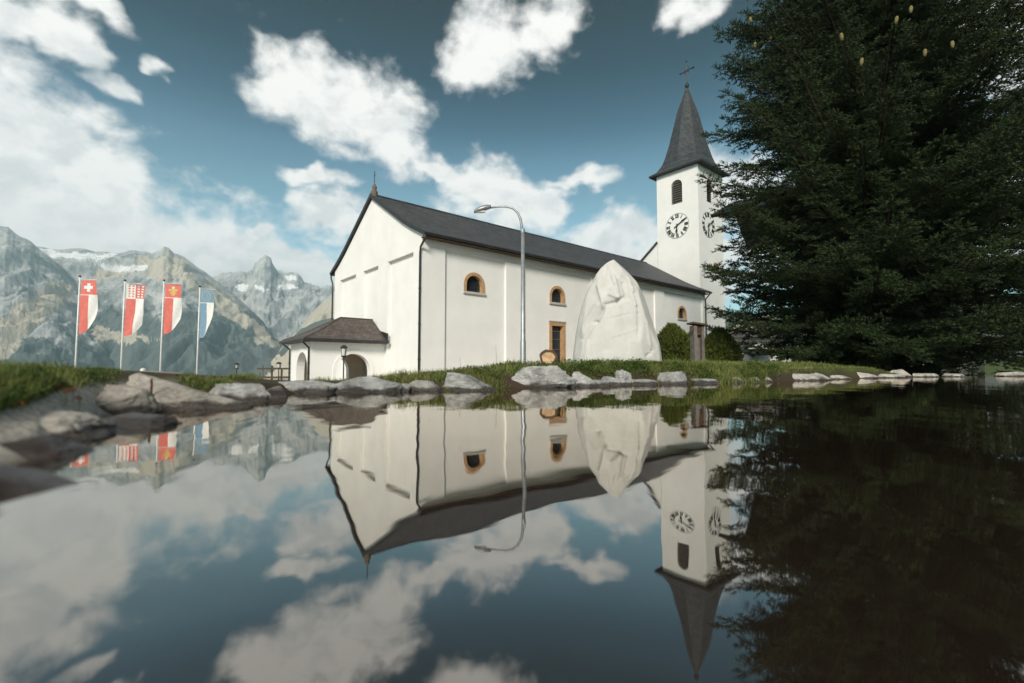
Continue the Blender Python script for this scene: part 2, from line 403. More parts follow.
def ground_mat():
    m, G, p, o = new_mat('ground_soil')
    pos = G.n('ShaderNodeNewGeometry').outputs['Position']
    a = G.n('ShaderNodeAttribute', attribute_name='zone').outputs['Color']
    sp = G.n('ShaderNodeSeparateColor'); G.put(sp.inputs[0], a)
    n = G.noise(pos, 4, 6, .65); n2 = G.noise(pos, 40, 4, .7)
    mud = G.mix(n2, (.028, .019, .014), (.085, .062, .045)); gr = G.mix(n, (.035, .055, .014), (.10, .125, .035))
    st = G.mix(G.maprange(n2, .3, .7), (.26, .235, .205), (.60, .55, .485))
    c = G.mix(sp.outputs[1], mud, gr); c = G.mix(sp.outputs[2], c, st)
    G.put(p.inputs['Base Color'], c); p.inputs['Roughness'].default_value = .95; p.inputs['Specular IOR Level'].default_value = .1
    b = G.n('ShaderNodeBump'); b.inputs['Strength'].default_value = .5; b.inputs['Distance'].default_value = .012; G.put(b.inputs['Height'], n2); G.put(p.inputs['Normal'], b.outputs[0])
    return m
go = bulk('ground', np.stack([X, Yg, Z], -1).reshape(-1, 3), grid_faces(RR.shape[0], RR.shape[1], True), ground_mat(), smooth=True,
          attrs={'zone': np.stack([X*0, green, plaza], -1).reshape(-1, 3)})
tag(go, kind='structure')

# ------------------------------------------------------------ water
def water_mat():
    m, G, p, o = new_mat('pond_water')
    t = G.t; t.nodes.remove(p)
    pos = G.n('ShaderNodeNewGeometry').outputs['Position']
    h = G.m('ADD', G.m('MULTIPLY', G.noise(G.v('MULTIPLY', pos, (1, .55, 1)), 2.6, 2, .5), 1.0), G.m('MULTIPLY', G.noise(pos, 11, 2, .5), .05))
    b = G.n('ShaderNodeBump'); b.inputs['Strength'].default_value = .065; b.inputs['Distance'].default_value = .06; G.put(b.inputs['Height'], h)
    fr = G.n('ShaderNodeFresnel'); fr.inputs[0].default_value = 1.8; G.put(fr.inputs[1], b.outputs[0])
    gl = G.n('ShaderNodeBsdfGlossy'); gl.inputs['Roughness'].default_value = .015; gl.inputs[0].default_value = (.97, .925, .865, 1); G.put(gl.inputs['Normal'], b.outputs[0])
    df = G.n('ShaderNodeBsdfDiffuse'); G.put(df.inputs[0], G.mix(G.noise(pos, 1.7, 4), (.014, .0095, .007), (.023, .0155, .0105)))
    mx = G.n('ShaderNodeMixShader'); G.put(mx.inputs[0], G.m('POWER', fr.outputs[0], .60)); t.links.new(df.outputs[0], mx.inputs[1]); t.links.new(gl.outputs[0], mx.inputs[2]); t.links.new(mx.outputs[0], o.inputs[0])
    return m
wa = np.linspace(-math.pi, math.pi, 160, endpoint=False); wr = shore(wa)+.22
wm = MB(); wm.add([(0, 0, 0)]+[(r*math.sin(a), r*math.cos(a), 0) for a, r in zip(wa, wr)], [(0, 1+(i+1) % 160, 1+i) for i in range(160)])
tag(wm.build('pond_water', water_mat()), kind='structure')

# ------------------------------------------------------------ church
PHI = R(40.2); O = at(421, 367, 25.); O[2] = -1.0
church = empty('church', O, PHI)
tag(church, 'large white plastered church nave with dark slate roof and arched porch', 'church')
CW = 13.2; CL = 30.6; VC = CW/2
def tess(outline, holes):
    polys = [[Vector((a, b, 0)) for a, b in outline]]+[[Vector((a, b, 0)) for a, b in h] for h in holes]
    pts = [(v.x, v.y) for pl in polys for v in pl]
    return pts, tessellate_polygon(polys)
def wall(mb, outline, holes, mapf, d0, depth):
    """a face at depth d0 with holes whose reveals run inward by depth[i]"""
    pts, tri = tess(outline, holes)
    mb.add([mapf(a, b, d0) for a, b in pts], tri)
    for h, dp in zip(holes, depth):
        n = len(h); mb.add([mapf(a, b, d0) for a, b in h]+[mapf(a, b, d0+dp) for a, b in h], [(i, (i+1) % n, n+(i+1) % n, n+i) for i in range(n)])
def rect(a0, a1, b0, b1): return [(a0, b0), (a1, b0), (a1, b1), (a0, b1)]
def arch(c, w, b0, bs, n=14):
    return [(c-w, b0), (c+w, b0)]+[(c+w*math.cos(math.pi*k/n), bs+w*math.sin(math.pi*k/n)) for k in range(n+1)]
side = lambda a, b, d_: (a, d_, b)
gab = lambda a, b, d_: (d_, a, b)
RP = [(-.5, 8.50), (.9, 9.14), (2.1, 9.78), (VC, 12.52)]
RP = RP+[(CW-a, b) for a, b in RP[::-1][1:]]
def roof_under(v_): return np.interp(v_, [p[0] for p in RP], [p[1] for p in RP])-.22
# side wall with four recessed bays
bays = [(1.46, 5.87), (7.4, 14.0), (15.5, 22.13), (23.5, 30.09)]
wins = [3.54, 10.5, 18.75, 26.56]
mb = MB(); ztop = float(roof_under(0))-.02
wall(mb, rect(0, CL, -.3, ztop), [rect(a, b, .5, 7.83) for a, b in bays], side, 0, [.13]*4)
for (a, b), w in zip(bays, wins):
    hs = [arch(w, .60, 5.70, 6.10)]; dp = [.28]
    if a == 7.4: hs.append(rect(9.93, 11.02, .55, 4.12)); dp.append(.3)
    wall(mb, rect(a, b, .5, 7.83), hs, side, .13, dp)
mb.build('side_wall', PLASTER, church)
mb = MB()
mb.add([(0, CW, -.3), (CL, CW, -.3), (CL, CW, ztop), (0, CW, ztop)], [(0, 1, 2, 3)])
prof = [(v_, float(roof_under(v_))-.02) for v_ in (CW, CW-.9, CW-2.1, VC, 2.1, .9, 0)]
mb.add([(CL, 0, -.3), (CL, CW, -.3)]+[(CL, a, b) for a, b in prof], [tuple(range(9))])
mb.build('rear_wall', PLASTER, church)
mb = MB(); gp = [(.99, 4.17), (5.53, 7.85), (9.12, 12.07)]
wall(mb, [(0, -.3), (CW, -.3)]+prof, [rect(a, b, .5, 7.68) for a, b in gp], gab, 0, [.2]*3)
for a, b in gp: wall(mb, rect(a, b, .5, 7.68), [], gab, .2, [])
mb.build('gable_wall', PLASTER, church)
# plinth moulding line under the eaves
mb = MB(); mb.box((.0, -.10, ztop-.22), (CL, -.003, ztop-.05)); mb.build('cornice', PLASTER, church)
# roof
def extr(prof2, u0, u1, thick):
    m_ = MB(); n = len(prof2)
    vs = [(u0, a, b) for a, b in prof2]+[(u0, a, b-thick) for a, b in prof2]+[(u1, a, b) for a, b in prof2]+[(u1, a, b-thick) for a, b in prof2]
    fs = []
    for i in range(n-1):
        fs += [(i, i+1, 2*n+i+1, 2*n+i), (n+i, 3*n+i, 3*n+i+1, n+i+1), (i, n+i, n+i+1, i+1), (2*n+i, 2*n+i+1, 3*n+i+1, 3*n+i)]
    fs += [(0, 2*n, 3*n, n), (n-1, 2*n-1, 4*n-1, 3*n-1)]
    return m_.add(vs, fs)
roof = extr(RP, -.16, CL+.22, .15).build('roof', SLATE, church)
mb = MB(); mb.tube([(-.16, VC, 12.52), (CL+.22, VC, 12.52)], .09, 8); mb.build('ridge_cap', SLATE, roof)
for s_ in (0, 1):                                    # verge boards, eaves gutters
    for e_ in (-.185, CL+.19):
        m2 = extr([(a, b+.03) for a, b in (RP[:4] if s_ == 0 else RP[3:])], e_, e_+.05, .24); m2.build('verge_board', IRON, roof)
    vv = -.53 if s_ == 0 else CW+.53
    mb = MB(); mb.tube([(-.2, vv, 8.40), (CL+.24, vv, 8.40)], .085, 8); mb.build('gutter', PIPE, roof)
    mb = MB(); mb.box((-.1, vv+(.04 if s_ == 0 else -.50), 8.24), (CL+.1, vv+(.50 if s_ == 0 else -.04), 8.275)); mb.build('soffit', WOOD_DK, roof)
mb = MB(); mb.lathe([(.24, 12.4), (.24, 12.75), (.15, 12.8), (.17, 13.05), (.06, 13.28), (.02, 13.3)], 8, (.12, VC)); fin = mb.build('finial', pmat('finial_stone', (.15, .115, .085), .8), roof)
mb = MB(); mb.tube([(.12, VC, 13.3), (.12, VC, 14.15)], .022, 6); mb.tube([(.12, VC-.16, 13.85), (.12, VC+.16, 13.85)], .018, 6); mb.build('finial_cross', IRON, church)
# windows
def strip(mb, inner, outer, mapf, d0, d1):
    n = len(inner)
    vs = [mapf(a, b, d0) for a, b in inner]+[mapf(a, b, d0) for a, b in outer]+[mapf(a, b, d1) for a, b in inner]+[mapf(a, b, d1) for a, b in outer]
    fs = []
    for i in range(n-1):
        fs += [(i, i+1, n+i+1, n+i), (i, 2*n+i, 2*n+i+1, i+1), (n+i, n+i+1, 3*n+i+1, 3*n+i)]
    fs += [(0, n, 3*n, 2*n), (n-1, 3*n-1, 4*n-1, 2*n-1)]
    mb.add(vs, fs)
def arc_path(c, w, b0, bs, n=16): return [(c-w, b0)]+[(c+w*math.cos(math.pi-math.pi*k/n), bs+w*math.sin(math.pi*k/n)) for k in range(n+1)]+[(c+w, b0)]
for w in wins:
    mb = MB(); strip(mb, arc_path(w, .565, 5.68, 6.10), arc_path(w, .75, 5.68, 6.10), side, .085, .42)
    wo_ = mb.build('window', ORANGE, church)
    mb = MB(); mb.box((w-.80, .03, 5.55), (w+.80, .40, 5.677)); mb.build('sill', STONE_SILL, wo_)
    pts = arch(w, .57, 5.68, 6.10); mb = MB(); mb.add([side(a, b, .36) for a, b in pts], [tuple(range(len(pts)))]); mb.build('pane', GLASS, wo_)
    mb = MB()
    for k in (-.16, .16): mb.box((w+k-.014, .33, 5.68), (w+k+.014, .352, 6.52))
    for zz in (5.95, 6.22): mb.box((w-.45, .326, zz-.012), (w+.45, .352, zz+.012))
    mb.build('muntin', IRON, wo_)
mb = MB(); path_i = [(9.95, .55), (9.95, 4.1), (11.0, 4.1), (11.0, .55)]; path_o = [(9.70, .5), (9.70, 4.36), (11.25, 4.36), (11.25, .5)]
strip(mb, path_i, path_o, side, .08, .44); dw = mb.build('tall_window', ORANGE, church)
mb = MB(); mb.add([side(a, b, .38) for a, b in path_i], [(0, 1, 2, 3)]); mb.build('pane', GLASS, dw)
for zz in (1.1, 1.8, 2.5, 3.2, 3.75):
    mb = MB(); mb.box((9.95, .345, zz-.02), (11.0, .372, zz+.02)); mb.build('glazing_bar', WOOD_GREY, dw)
mb = MB(); mb.box((9.66, .05, 4.363), (11.29, .2, 4.43)); mb.build('lintel', STONE_SILL, dw)
# downpipes
def downpipe(pts, r=.06):
    mb = MB(); mb.tube(pts, r, 8); p_ = mb.build('downpipe', PIPE, church, True)
    x_, y_, z_ = pts[-1]
    for k in range(1, 4):
        zz = z_+(pts[-2][2]-z_)*k/4; mb = MB(); mb.tube([(x_, y_, zz-.03), (x_, y_, zz+.03)], r*1.35, 8); mb.build('bracket', PIPE, p_)
downpipe([(-.12, -.53, 8.40), (-.13, -.50, 8.1), (-.13, -.06, 7.75), (-.13, .0, 7.4), (-.13, .0, -.2)])
downpipe([(-.12, CW+.5, 8.40), (-.13, CW+.42, 8.0), (-.13, CW+.1, 7.6), (-.13, CW+.05, 7.2), (-.13, CW+.05, -.2)])
downpipe([(CL-.1, -.53, 8.40), (CL-.1, -.5, 8.2), (CL-.1, -.11, 7.8), (CL-.1, -.10, 7.5), (CL-.1, -.10, -.2)])
# porch
PU, PV0, PV1, PH = -4.33, 4.40, 8.1, 2.86
for name, mapf, outl, holes, d0 in (
    ('porch_side_wall', side, rect(PU, -.003, -.3, PH), [arch(-1.92, 1.0, -.25, 1.06)], PV0),
    ('porch_front_wall', gab, rect(PV0, PV1, -.3, PH), [arch(5.75, 1.0, -.25, 1.14)], PU),
    ('porch_rear_wall', side, rect(PU, -.003, -.3, PH), [arch(-1.92, 1.0, -.25, 1.06)], PV1)):
    mb = MB()
    dirn = -1 if name == 'porch_rear_wall' else 1
    wall(mb, outl, holes, mapf, d0, [.4*dirn]); po = mb.build(name, PLASTER, church)
    mb = MB(); o2 = [(a, b) for a, b in outl]
    if mapf is gab: o2 = rect(PV0+.35, PV1-.35, -.3, PH-.01)
    else: o2 = rect(PU+.35, -.003, -.3, PH-.01)
    wall(mb, o2, holes, mapf, d0+.4*dirn, [0]); mb.build('inner_face', PLASTER_SHADE, po)
    if holes:
        c_, w_ = (-1.92, 1.0) if mapf is side else (5.75, 1.0); zs = 1.06 if mapf is side else 1.14
        mb = MB(); strip(mb, arc_path(c_, 1.0, -.25, zs), arc_path(c_, 1.2, -.25, zs), mapf, d0-.045*dirn, d0-.001*dirn); mb.build('arch_moulding', PLASTER, po)
mb = MB(); mb.box((PU+.3, PV0+.3, PH-.25), (-.01, PV1-.3, PH-.22)); mb.build('porch_ceiling', PLASTER_SHADE, church)
mb = MB(); e = .42; zr = 4.30; ze = 2.88; vc = (PV0+PV1)/2; hu = -2.05
vs = [(PU-e, PV0-e, ze), (-.002, PV0-e, ze), (-.002, PV1+e, ze), (PU-e, PV1+e, ze), (hu, vc, zr), (-.002, vc, zr)]
mid = lambda p, q, t, dz: tuple(np.array(p)*(1-t)+np.array(q)*t+np.array([0, 0, dz]))
A, B_, C_, D_, H_, T_ = vs
ring = [mid(A, H_, .3, -.07), mid(B_, T_, .3, -.07), mid(C_, T_, .3, -.07), mid(D_, H_, .3, -.07)]
mb.add(vs+ring, [(0, 1, 7, 6), (6, 7, 5, 4), (0, 6, 9, 3), (6, 4, 9), (3, 9, 8, 2), (9, 4, 5, 8)])
mb.add([(PU-e, PV0-e, ze-.20), (-.002, PV0-e, ze-.20), (-.002, PV1+e, ze-.20), (PU-e, PV1+e, ze-.20)]+[A, B_, C_, D_], [(0, 1, 2, 3), (0, 4, 5, 1), (0, 3, 7, 4), (3, 2, 6, 7)])
pr = mb.build('porch_roof', SLATE_BR, church)
mb = MB(); mb.tube([A, ring[0], H_], .05, 6); mb.tube([D_, ring[3], H_], .05, 6); mb.tube([H_, T_], .06, 6); mb.build('hip_tile', SLATE_BR, pr)
mb = MB(); q = ze-.10
mb.tube([(-.02, PV0-e-.06, q), (PU-e-.06, PV0-e-.06, q), (PU-e-.06, PV1+e+.06, q)], .10, 8); mb.build('gutter', PIPE, pr)
mb = MB(); mb.box((-.10, PV0-e-.05, ze-.15), (-.003, PV0+.9, ze+.75), Matrix.Identity(4)) if False else mb.add([(-.08, PV0-e, ze+.0), (-.08, PV0+.55, ze+.62), (-.08, PV0-e, ze+.42), (-.004, PV0-e, ze), (-.004, PV0+.55, ze+.62), (-.004, PV0-e, ze+.42)], [(0, 1, 2), (3, 5, 4), (0, 3, 4, 1), (1, 4, 5, 2), (2, 5, 3, 0)]); mb.build('flashing_board', IRON, pr)
downpipe([(PU-e+.0, PV0-.1, 2.78), (PU-.38, PV0-.05, 2.62), (PU-.08, PV0+.03, 2.35), (PU-.08, PV0+.03, 2.1), (PU-.08, PV0+.03, -.2)], .05)
downpipe([(PU-e, PV1+.1, 2.78), (PU-.38, PV1+.08, 2.62), (PU-.08, PV1-.05, 2.35), (PU-.08, PV1-.05, 2.1), (PU-.08, PV1-.05, -.2)], .05)

# ------------------------------------------------------------ bell tower (same axes as the nave)
tower = empty('bell_tower', O, PHI)
tag(tower, 'white square bell tower with clock faces and tall dark slate spire', 'bell tower')
TU0, TU1, TV0, TV1, TZ = 30.95, 36.0, .65, 5.25, 21.6
TC = ((TU0+TU1)/2, (TV0+TV1)/2)
mb = MB()
bel_l = arch(2.96, .62, 18.05, 19.92); bel_r = arch(33.3, .60, 18.05, 19.92)
wall(mb, rect(TV0, TV1, -.3, TZ), [bel_l], gab, TU0, [.45])
wall(mb, rect(TU0, TU1, -.3, TZ), [bel_r, arch(34.1, .28, 11.0, 11.55)], side, TV0, [.45, .3])
mb.add([(TU1, TV0, -.3), (TU1, TV1, -.3), (TU1, TV1, TZ), (TU1, TV0, TZ), (TU0, TV1, -.3), (TU0, TV1, TZ)], [(0, 1, 2, 3), (1, 4, 5, 2)])
mb.build('tower_wall', PLASTER, tower)
for mapf, c_, d0 in ((gab, 2.96, TU0), (side, 33.3, TV0)):
    pts = arch(c_, .61, 18.05, 19.92); mb = MB(); mb.add([mapf(a, b, d0+.44) for a, b in pts], [tuple(range(len(pts)))]); bo = mb.build('belfry_opening', DARK, tower)
    for k in range(10):
        zz = 18.15+k*.235; hw = .60 if zz < 19.85 else math.sqrt(max(.02, .60**2-(zz+.1-19.92)**2))
        mb = MB(); vs = [mapf(c_-hw, zz, d0+.10), mapf(c_+hw, zz, d0+.10), mapf(c_+hw, zz+.16, d0+.30), mapf(c_-hw, zz+.16, d0+.30)]
        off_ = Vector((0, 0, .03)); mb.add(vs+[tuple(Vector(v_)+off_) for v_ in vs], [(0, 1, 2, 3), (4, 7, 6, 5), (0, 4, 5, 1), (2, 6, 7, 3), (1, 5, 6, 2), (0, 3, 7, 4)])
        mb.build('louvre_slat', LOUVRE, bo)
mb = MB(); strip(mb, arc_path(34.1, .26, 11.0, 11.55), arc_path(34.1, .48, 10.9, 11.55), side, TV0-.03, TV0+.3); tw = mb.build('small_window', ORANGE, tower)
pts = arch(34.1, .27, 11.0, 11.55); mb = MB(); mb.add([side(a, b, TV0+.2) for a, b in pts], [tuple(range(len(pts)))]); mb.build('pane', GLASS, tw)
# clock faces: roman numerals straight on the wall, hands at ten past six
ROM = ['XII', 'I', 'II', 'III', 'IIII', 'V', 'VI', 'VII', 'VIII', 'IX', 'X', 'XI']
def bar2(mb, mapf, d0, p, q, w, fl, t=.03):
    p = Vector(p); q = Vector(q); n_ = Vector((-(q-p).y, (q-p).x)).normalized()*w/2
    c4 = [p+n_, p-n_, q-n_, q+n_]
    mb.add([mapf(fl[0]+fl[2]*a.x, fl[1]+a.y, d0) for a in c4]+[mapf(fl[0]+fl[2]*a.x, fl[1]+a.y, d0-t) for a in c4], [(0, 1, 2, 3), (4, 7, 6, 5), (0, 4, 5, 1), (1, 5, 6, 2), (2, 6, 7, 3), (3, 7, 4, 0)])
def clock(mapf, fl, d0):
    n = 40; mb = MB()
    ci = [(fl[0]+1.30*math.cos(2*math.pi*k/n), fl[1]+1.30*math.sin(2*math.pi*k/n)) for k in range(n)]
    mb.add([mapf(a_, b_, d0-.012) for a_, b_ in ci]+[mapf(a_, b_, d0) for a_, b_ in ci], [tuple(range(n))]+[(k, (k+1) % n, n+(k+1) % n, n+k) for k in range(n)])
    ck = mb.build('clock', PLASTER, tower); d0 -= .012
    mb = MB(); n = 48; strip(mb, [(fl[0]+1.255*math.cos(2*math.pi*k/n), fl[1]+1.255*math.sin(2*math.pi*k/n)) for k in range(n+1)], [(fl[0]+1.295*math.cos(2*math.pi*k/n), fl[1]+1.295*math.sin(2*math.pi*k/n)) for k in range(n+1)], mapf, d0-.025, d0-.002); mb.build('rim', GALV, ck)
    for hnum, s_ in enumerate(ROM):
        a = 2*math.pi*hnum/12; rd = Vector((math.sin(a), math.cos(a))); tg = Vector((math.cos(a), -math.sin(a)))
        wd = {'I': .105, 'V': .19, 'X': .19}; tot = sum(wd[c_] for c_ in s_); x_ = -tot/2; mb = MB()
        for c_ in s_:
            m_ = x_+wd[c_]/2; x_ += wd[c_]; P = lambda t, r_: rd*r_+tg*t
            if c_ == 'I': bar2(mb, mapf, d0-.004, P(m_, .80), P(m_, 1.20), .065, fl)
            elif c_ == 'V': bar2(mb, mapf, d0-.004, P(m_-.07, 1.20), P(m_, .80), .075, fl); bar2(mb, mapf, d0-.006, P(m_+.07, 1.20), P(m_, .80), .05, fl)
            else: bar2(mb, mapf, d0-.004, P(m_-.07, 1.20), P(m_+.07, .80), .075, fl); bar2(mb, mapf, d0-.006, P(m_+.07, 1.20), P(m_-.07, .80), .05, fl)
        mb.build('numeral', BLACK, ck)
    def hand(a, ln, w, tail, dd, nm):
        rd = Vector((math.sin(a), math.cos(a))); mb = MB(); bar2(mb, mapf, d0-dd, rd*-tail, rd*ln, w, fl); bar2(mb, mapf, d0-dd-.004, rd*ln*.55, rd*ln*.8, w*1.8, fl); mb.build(nm, BLACK, ck)
    hand(2*math.pi*10/60, 1.12, .085, .35, .09, 'minute_hand'); hand(2*math.pi*(6+10/60)/12, .78, .12, .2, .06, 'hour_hand')
clock(gab, (2.95, 15.75, -1), TU0); clock(side, (32.85, 15.68, 1), TV0)
# spire
rings = [(21.55, 2.95*1.414, 2.95), (21.69, 2.95*1.414, 2.95), (22.1, 3.35, 2.45), (22.8, 2.8, 2.25), (23.6, 2.46, 2.12), (25.1, 1.98, 1.84), (28.5, 1.14, 1.06), (31.3, .10, .10)]
mb = MB(); vs = []
for z_, rc, rm in rings:
    for k in range(8):
        a = math.pi/4*k; r_ = rm if k % 2 == 0 else rc; vs.append((TC[0]+r_*math.cos(a), TC[1]+r_*math.sin(a), z_))
nR = len(rings); fs = [(i*8+k, i*8+(k+1) % 8, (i+1)*8+(k+1) % 8, (i+1)*8+k) for i in range(1, nR-1) for k in range(8)]+[tuple((nR-1)*8+k for k in range(8))]
mb.add(vs, fs); sp_ = mb.build('spire', SPIRE, tower)
mb = MB(); mb.box((TC[0]-2.96, TC[1]-2.96, 21.51), (TC[0]+2.96, TC[1]+2.96, 21.685)); mb.build('eaves_board', IRON, sp_)
mb = MB(); mb.lathe([(.02, 31.2), (.17, 31.35), (.24, 31.55), (.17, 31.75), (.02, 31.9)], 12, TC); mb.build('ball', IRON, sp_, True)
mb = MB(); cx, cy_ = TC; mb.tube([(cx, cy_, 31.7), (cx, cy_, 34.2)], .05, 6); mb.tube([(cx, cy_-.75, 33.2), (cx, cy_+.75, 33.2)], .045, 6)
for k in (-.75, .75): mb.lathe([(.02, 33.09), (.11, 33.2), (.02, 33.31)], 8, (cx, cy_+k))
mb.lathe([(.02, 34.1), (.11, 34.22), (.02, 34.34)], 8, (cx, cy_)); mb.tube([(cx, cy_-.3, 32.9), (cx, cy_+.3, 33.5)], .03, 5); mb.tube([(cx, cy_-.3, 33.5), (cx, cy_+.3, 32.9)], .03, 5)
mb.build('spire_cross', IRON, sp_)
# choir block joining nave and tower
mb = MB(); cp = [(5.3, -.3), (10.2, -.3), (10.2, 10.4), (5.3, 14.40)]
mb.add([(31.0, a, b) for a, b in cp]+[(35.3, a, b) for a, b in cp], [(0, 1, 2, 3), (4, 7, 6, 5), (1, 5, 6, 2)]); mb.build('choir_wall', PLASTER, church)
extr([(5.28, 14.55), (10.7, 10.13)], 30.75, 35.5, .16).build('choir_roof', SLATE, church)

# ------------------------------------------------------------ neighbouring houses on the right
hs = empty('tall_house', (12.14, 28.0, -1.0), math.atan2(-.61, .79))
tag(hs, 'white rendered house with wide timber eaves, mostly hidden behind the big spruce', 'house')
HZ = 10.57
def gx(name, lo, hi, m_, parent=hs): b_ = MB(); b_.box(lo, hi); return b_.build(name, m_, parent)
gx('wall', (4.4, .9, -.3), (11.5, 9, HZ-.25), HOUSE_WALL)
rf = extr([(0, HZ), (5, HZ+2.1), (10, HZ)], 0, 13.5, .16).build('roof', SLATE, hs)
gx('fascia', (-.03, -.06, HZ-.24), (13.5, -.002, HZ-.02), WOOD_DK, rf)
mb = MB(); mb.tube([(-.05, -.12, HZ-.10), (13.5, -.12, HZ-.10)], .07, 8); mb.build('gutter', PIPE, rf)
for k in (1., 3., 5., 7.): gx('purlin', (.3, k, HZ-.42+k*.42 if k < 5 else HZ-.42+(10-k)*.42), (4.4, k+.18, HZ-.2+k*.42 if k < 5 else HZ-.2+(10-k)*.42), WOOD_DK, rf)
for zz in (1.2, 4.2, 7.2):
    for xx in (5.6, 7.8, 10.):
        wn = gx('window', (xx-.55, .84, zz), (xx+.55, .95, zz+1.35), WOOD_DK); gx('pane', (xx-.47, .82, zz+.08), (xx+.47, .838, zz+1.27), GLASS, wn)
dh = empty('small_house', at(756, 380, 46)-np.array([0, 0, 0]), R(12)); dh.location.z = -1.0
tag(dh, 'small pale house with grey hipped roof and blue door beyond the clipped hedge', 'house')
gx('wall', (-.7, 0, -.3), (5.5, 4, 4.2), HOUSE_WALL, dh)
mb = MB(); mb.add([(-1.5, -.8, 4.2), (6.3, -.8, 4.2), (6.3, 4.8, 4.2), (-1.5, 4.8, 4.2), (.8, 2, 5.3), (4, 2, 5.3)], [(0, 1, 5, 4), (1, 2, 5), (2, 3, 4, 5), (3, 0, 4), (0, 3, 2, 1)]); mb.build('roof', SLATE_BR, dh)
mb = MB(); mb.add([(-2.1, -1.8, 2.55), (1.2, -1.8, 2.55), (1.2, -.01, 3.1), (-2.1, -.01, 3.1), (-2.1, -1.8, 2.4), (1.2, -1.8, 2.4), (1.2, -.01, 2.9), (-2.1, -.01, 2.9)], [(0, 1, 2, 3), (4, 7, 6, 5), (0, 4, 5, 1), (1, 5, 6, 2), (0, 3, 7, 4)]); mb.build('canopy', SLATE, dh)
gx('canopy_post', (-2.0, -1.7, -.3), (-1.86, -1.56, 2.4), GALV, dh)
dd = gx('door', (-.45, -.07, -.1), (.25, -.01, 2.0), BLUE_DOOR, dh); gx('handle', (.13, -.12, .9), (.18, -.073, 1.05), IRON, dd)

# ------------------------------------------------------------ wrapped monument
def cloth_mat():
    m, G, p, o = new_mat('white_wrapping_cloth')
    tc = G.n('ShaderNodeTexCoord').outputs['Object']
    n = G.noise(tc, 1.6, 5, .6); c = G.mix(G.maprange(n, .3, .7), (.52, .508, .478), (.60, .588, .56))
    sv = G.noise(G.v('MULTIPLY', tc, (3, 3, .9)), 2.2, 6, .65, .6)
    c = G.mix(G.m('MULTIPLY', G.maprange(sv, .56, .74), .22), c, (.40, .375, .335))
    G.put(p.inputs['Base Color'], c); p.inputs['Roughness'].default_value = .8; p.inputs['Specular IOR Level'].default_value = .2
    h = G.m('ADD', G.m('MULTIPLY', G.noise(G.v('MULTIPLY', tc, (1, 1, .45)), 3.2, 6, .62, 1.1), 1.), G.m('MULTIPLY', G.noise(tc, 22, 4, .6), .08))
    b = G.n('ShaderNodeBump'); b.inputs['Strength'].default_value = .35; b.inputs['Distance'].default_value = .10; G.put(b.inputs['Height'], h); G.put(p.inputs['Normal'], b.outputs[0]); return m
EY = 13.2
outl = [(380, 573.5, 664), (354, 575, 661), (335, 577.3, 658), (316, 580.8, 653), (305, 583.4, 649), (297, 586.2, 645.7), (286, 590.8, 640), (279, 594.5, 636.5), (272, 598.3, 632), (266, 603, 627.5), (261, 607.8, 622.6), (258.5, 611, 619.5), (257, 614, 617)]
nth = 180; zs_ = []
ry = np.array([q[0] for q in outl][::-1], float); rl = np.array([q[1] for q in outl][::-1]); rr = np.array([q[2] for q in outl][::-1])
ysam = np.r_[np.linspace(257.0, 275, 36), np.linspace(276, 372, 120)]
cx0 = at(617, 330, EY)[0]; V = []
th = np.linspace(0, 2*np.pi, nth, endpoint=False)
for y_ in ysam:
    l_ = np.interp(y_, ry, rl); r_ = np.interp(y_, ry, rr); P0 = at(l_, y_, EY); P1 = at(r_, y_, EY)
    hw = (P1[0]-P0[0])/2; c_ = (P1[0]+P0[0])/2; z_ = P0[2]
    pn = 2.5; ct = np.cos(th); st = np.sin(th)
    rad = (np.abs(ct)**pn+np.abs(st)**pn)**(-1/pn)
    V.append(np.stack([c_+hw*rad*ct, EY+.25+.86*hw*rad*st*1., np.full(nth, z_)], -1))
V = np.array(V); cen = V.mean(1, keepdims=True)
for nx, ny, nz, kk in ((-.74, -.62, .26, .90), (.12, -.95, .28, .90), (.80, -.52, .30, .92), (-.25, -.80, .55, .93), (.45, -.72, .53, .93), (.2, .9, .3, .9), (-.7, .6, .3, .92), (-.93, -.3, .2, .95), (-.5, -.85, .12, .955), (.5, -.84, .14, .95), (.95, -.15, .25, .95), (-.45, -.55, .7, .95), (.1, -.75, .66, .955), (.62, -.4, .67, .95)):      # broad flat planes of the wrapped block
    n_ = np.array([nx, ny, nz]); n_ /= np.linalg.norm(n_); c0 = np.array([cx0, EY+.25, 1.2]); s_ = (V-c0)@n_; s_ = s_-kk*s_.max(); V = V-np.maximum(s_, 0)[..., None]*n_*.98
dirv = V-cen; hgt = V[..., 2:3]
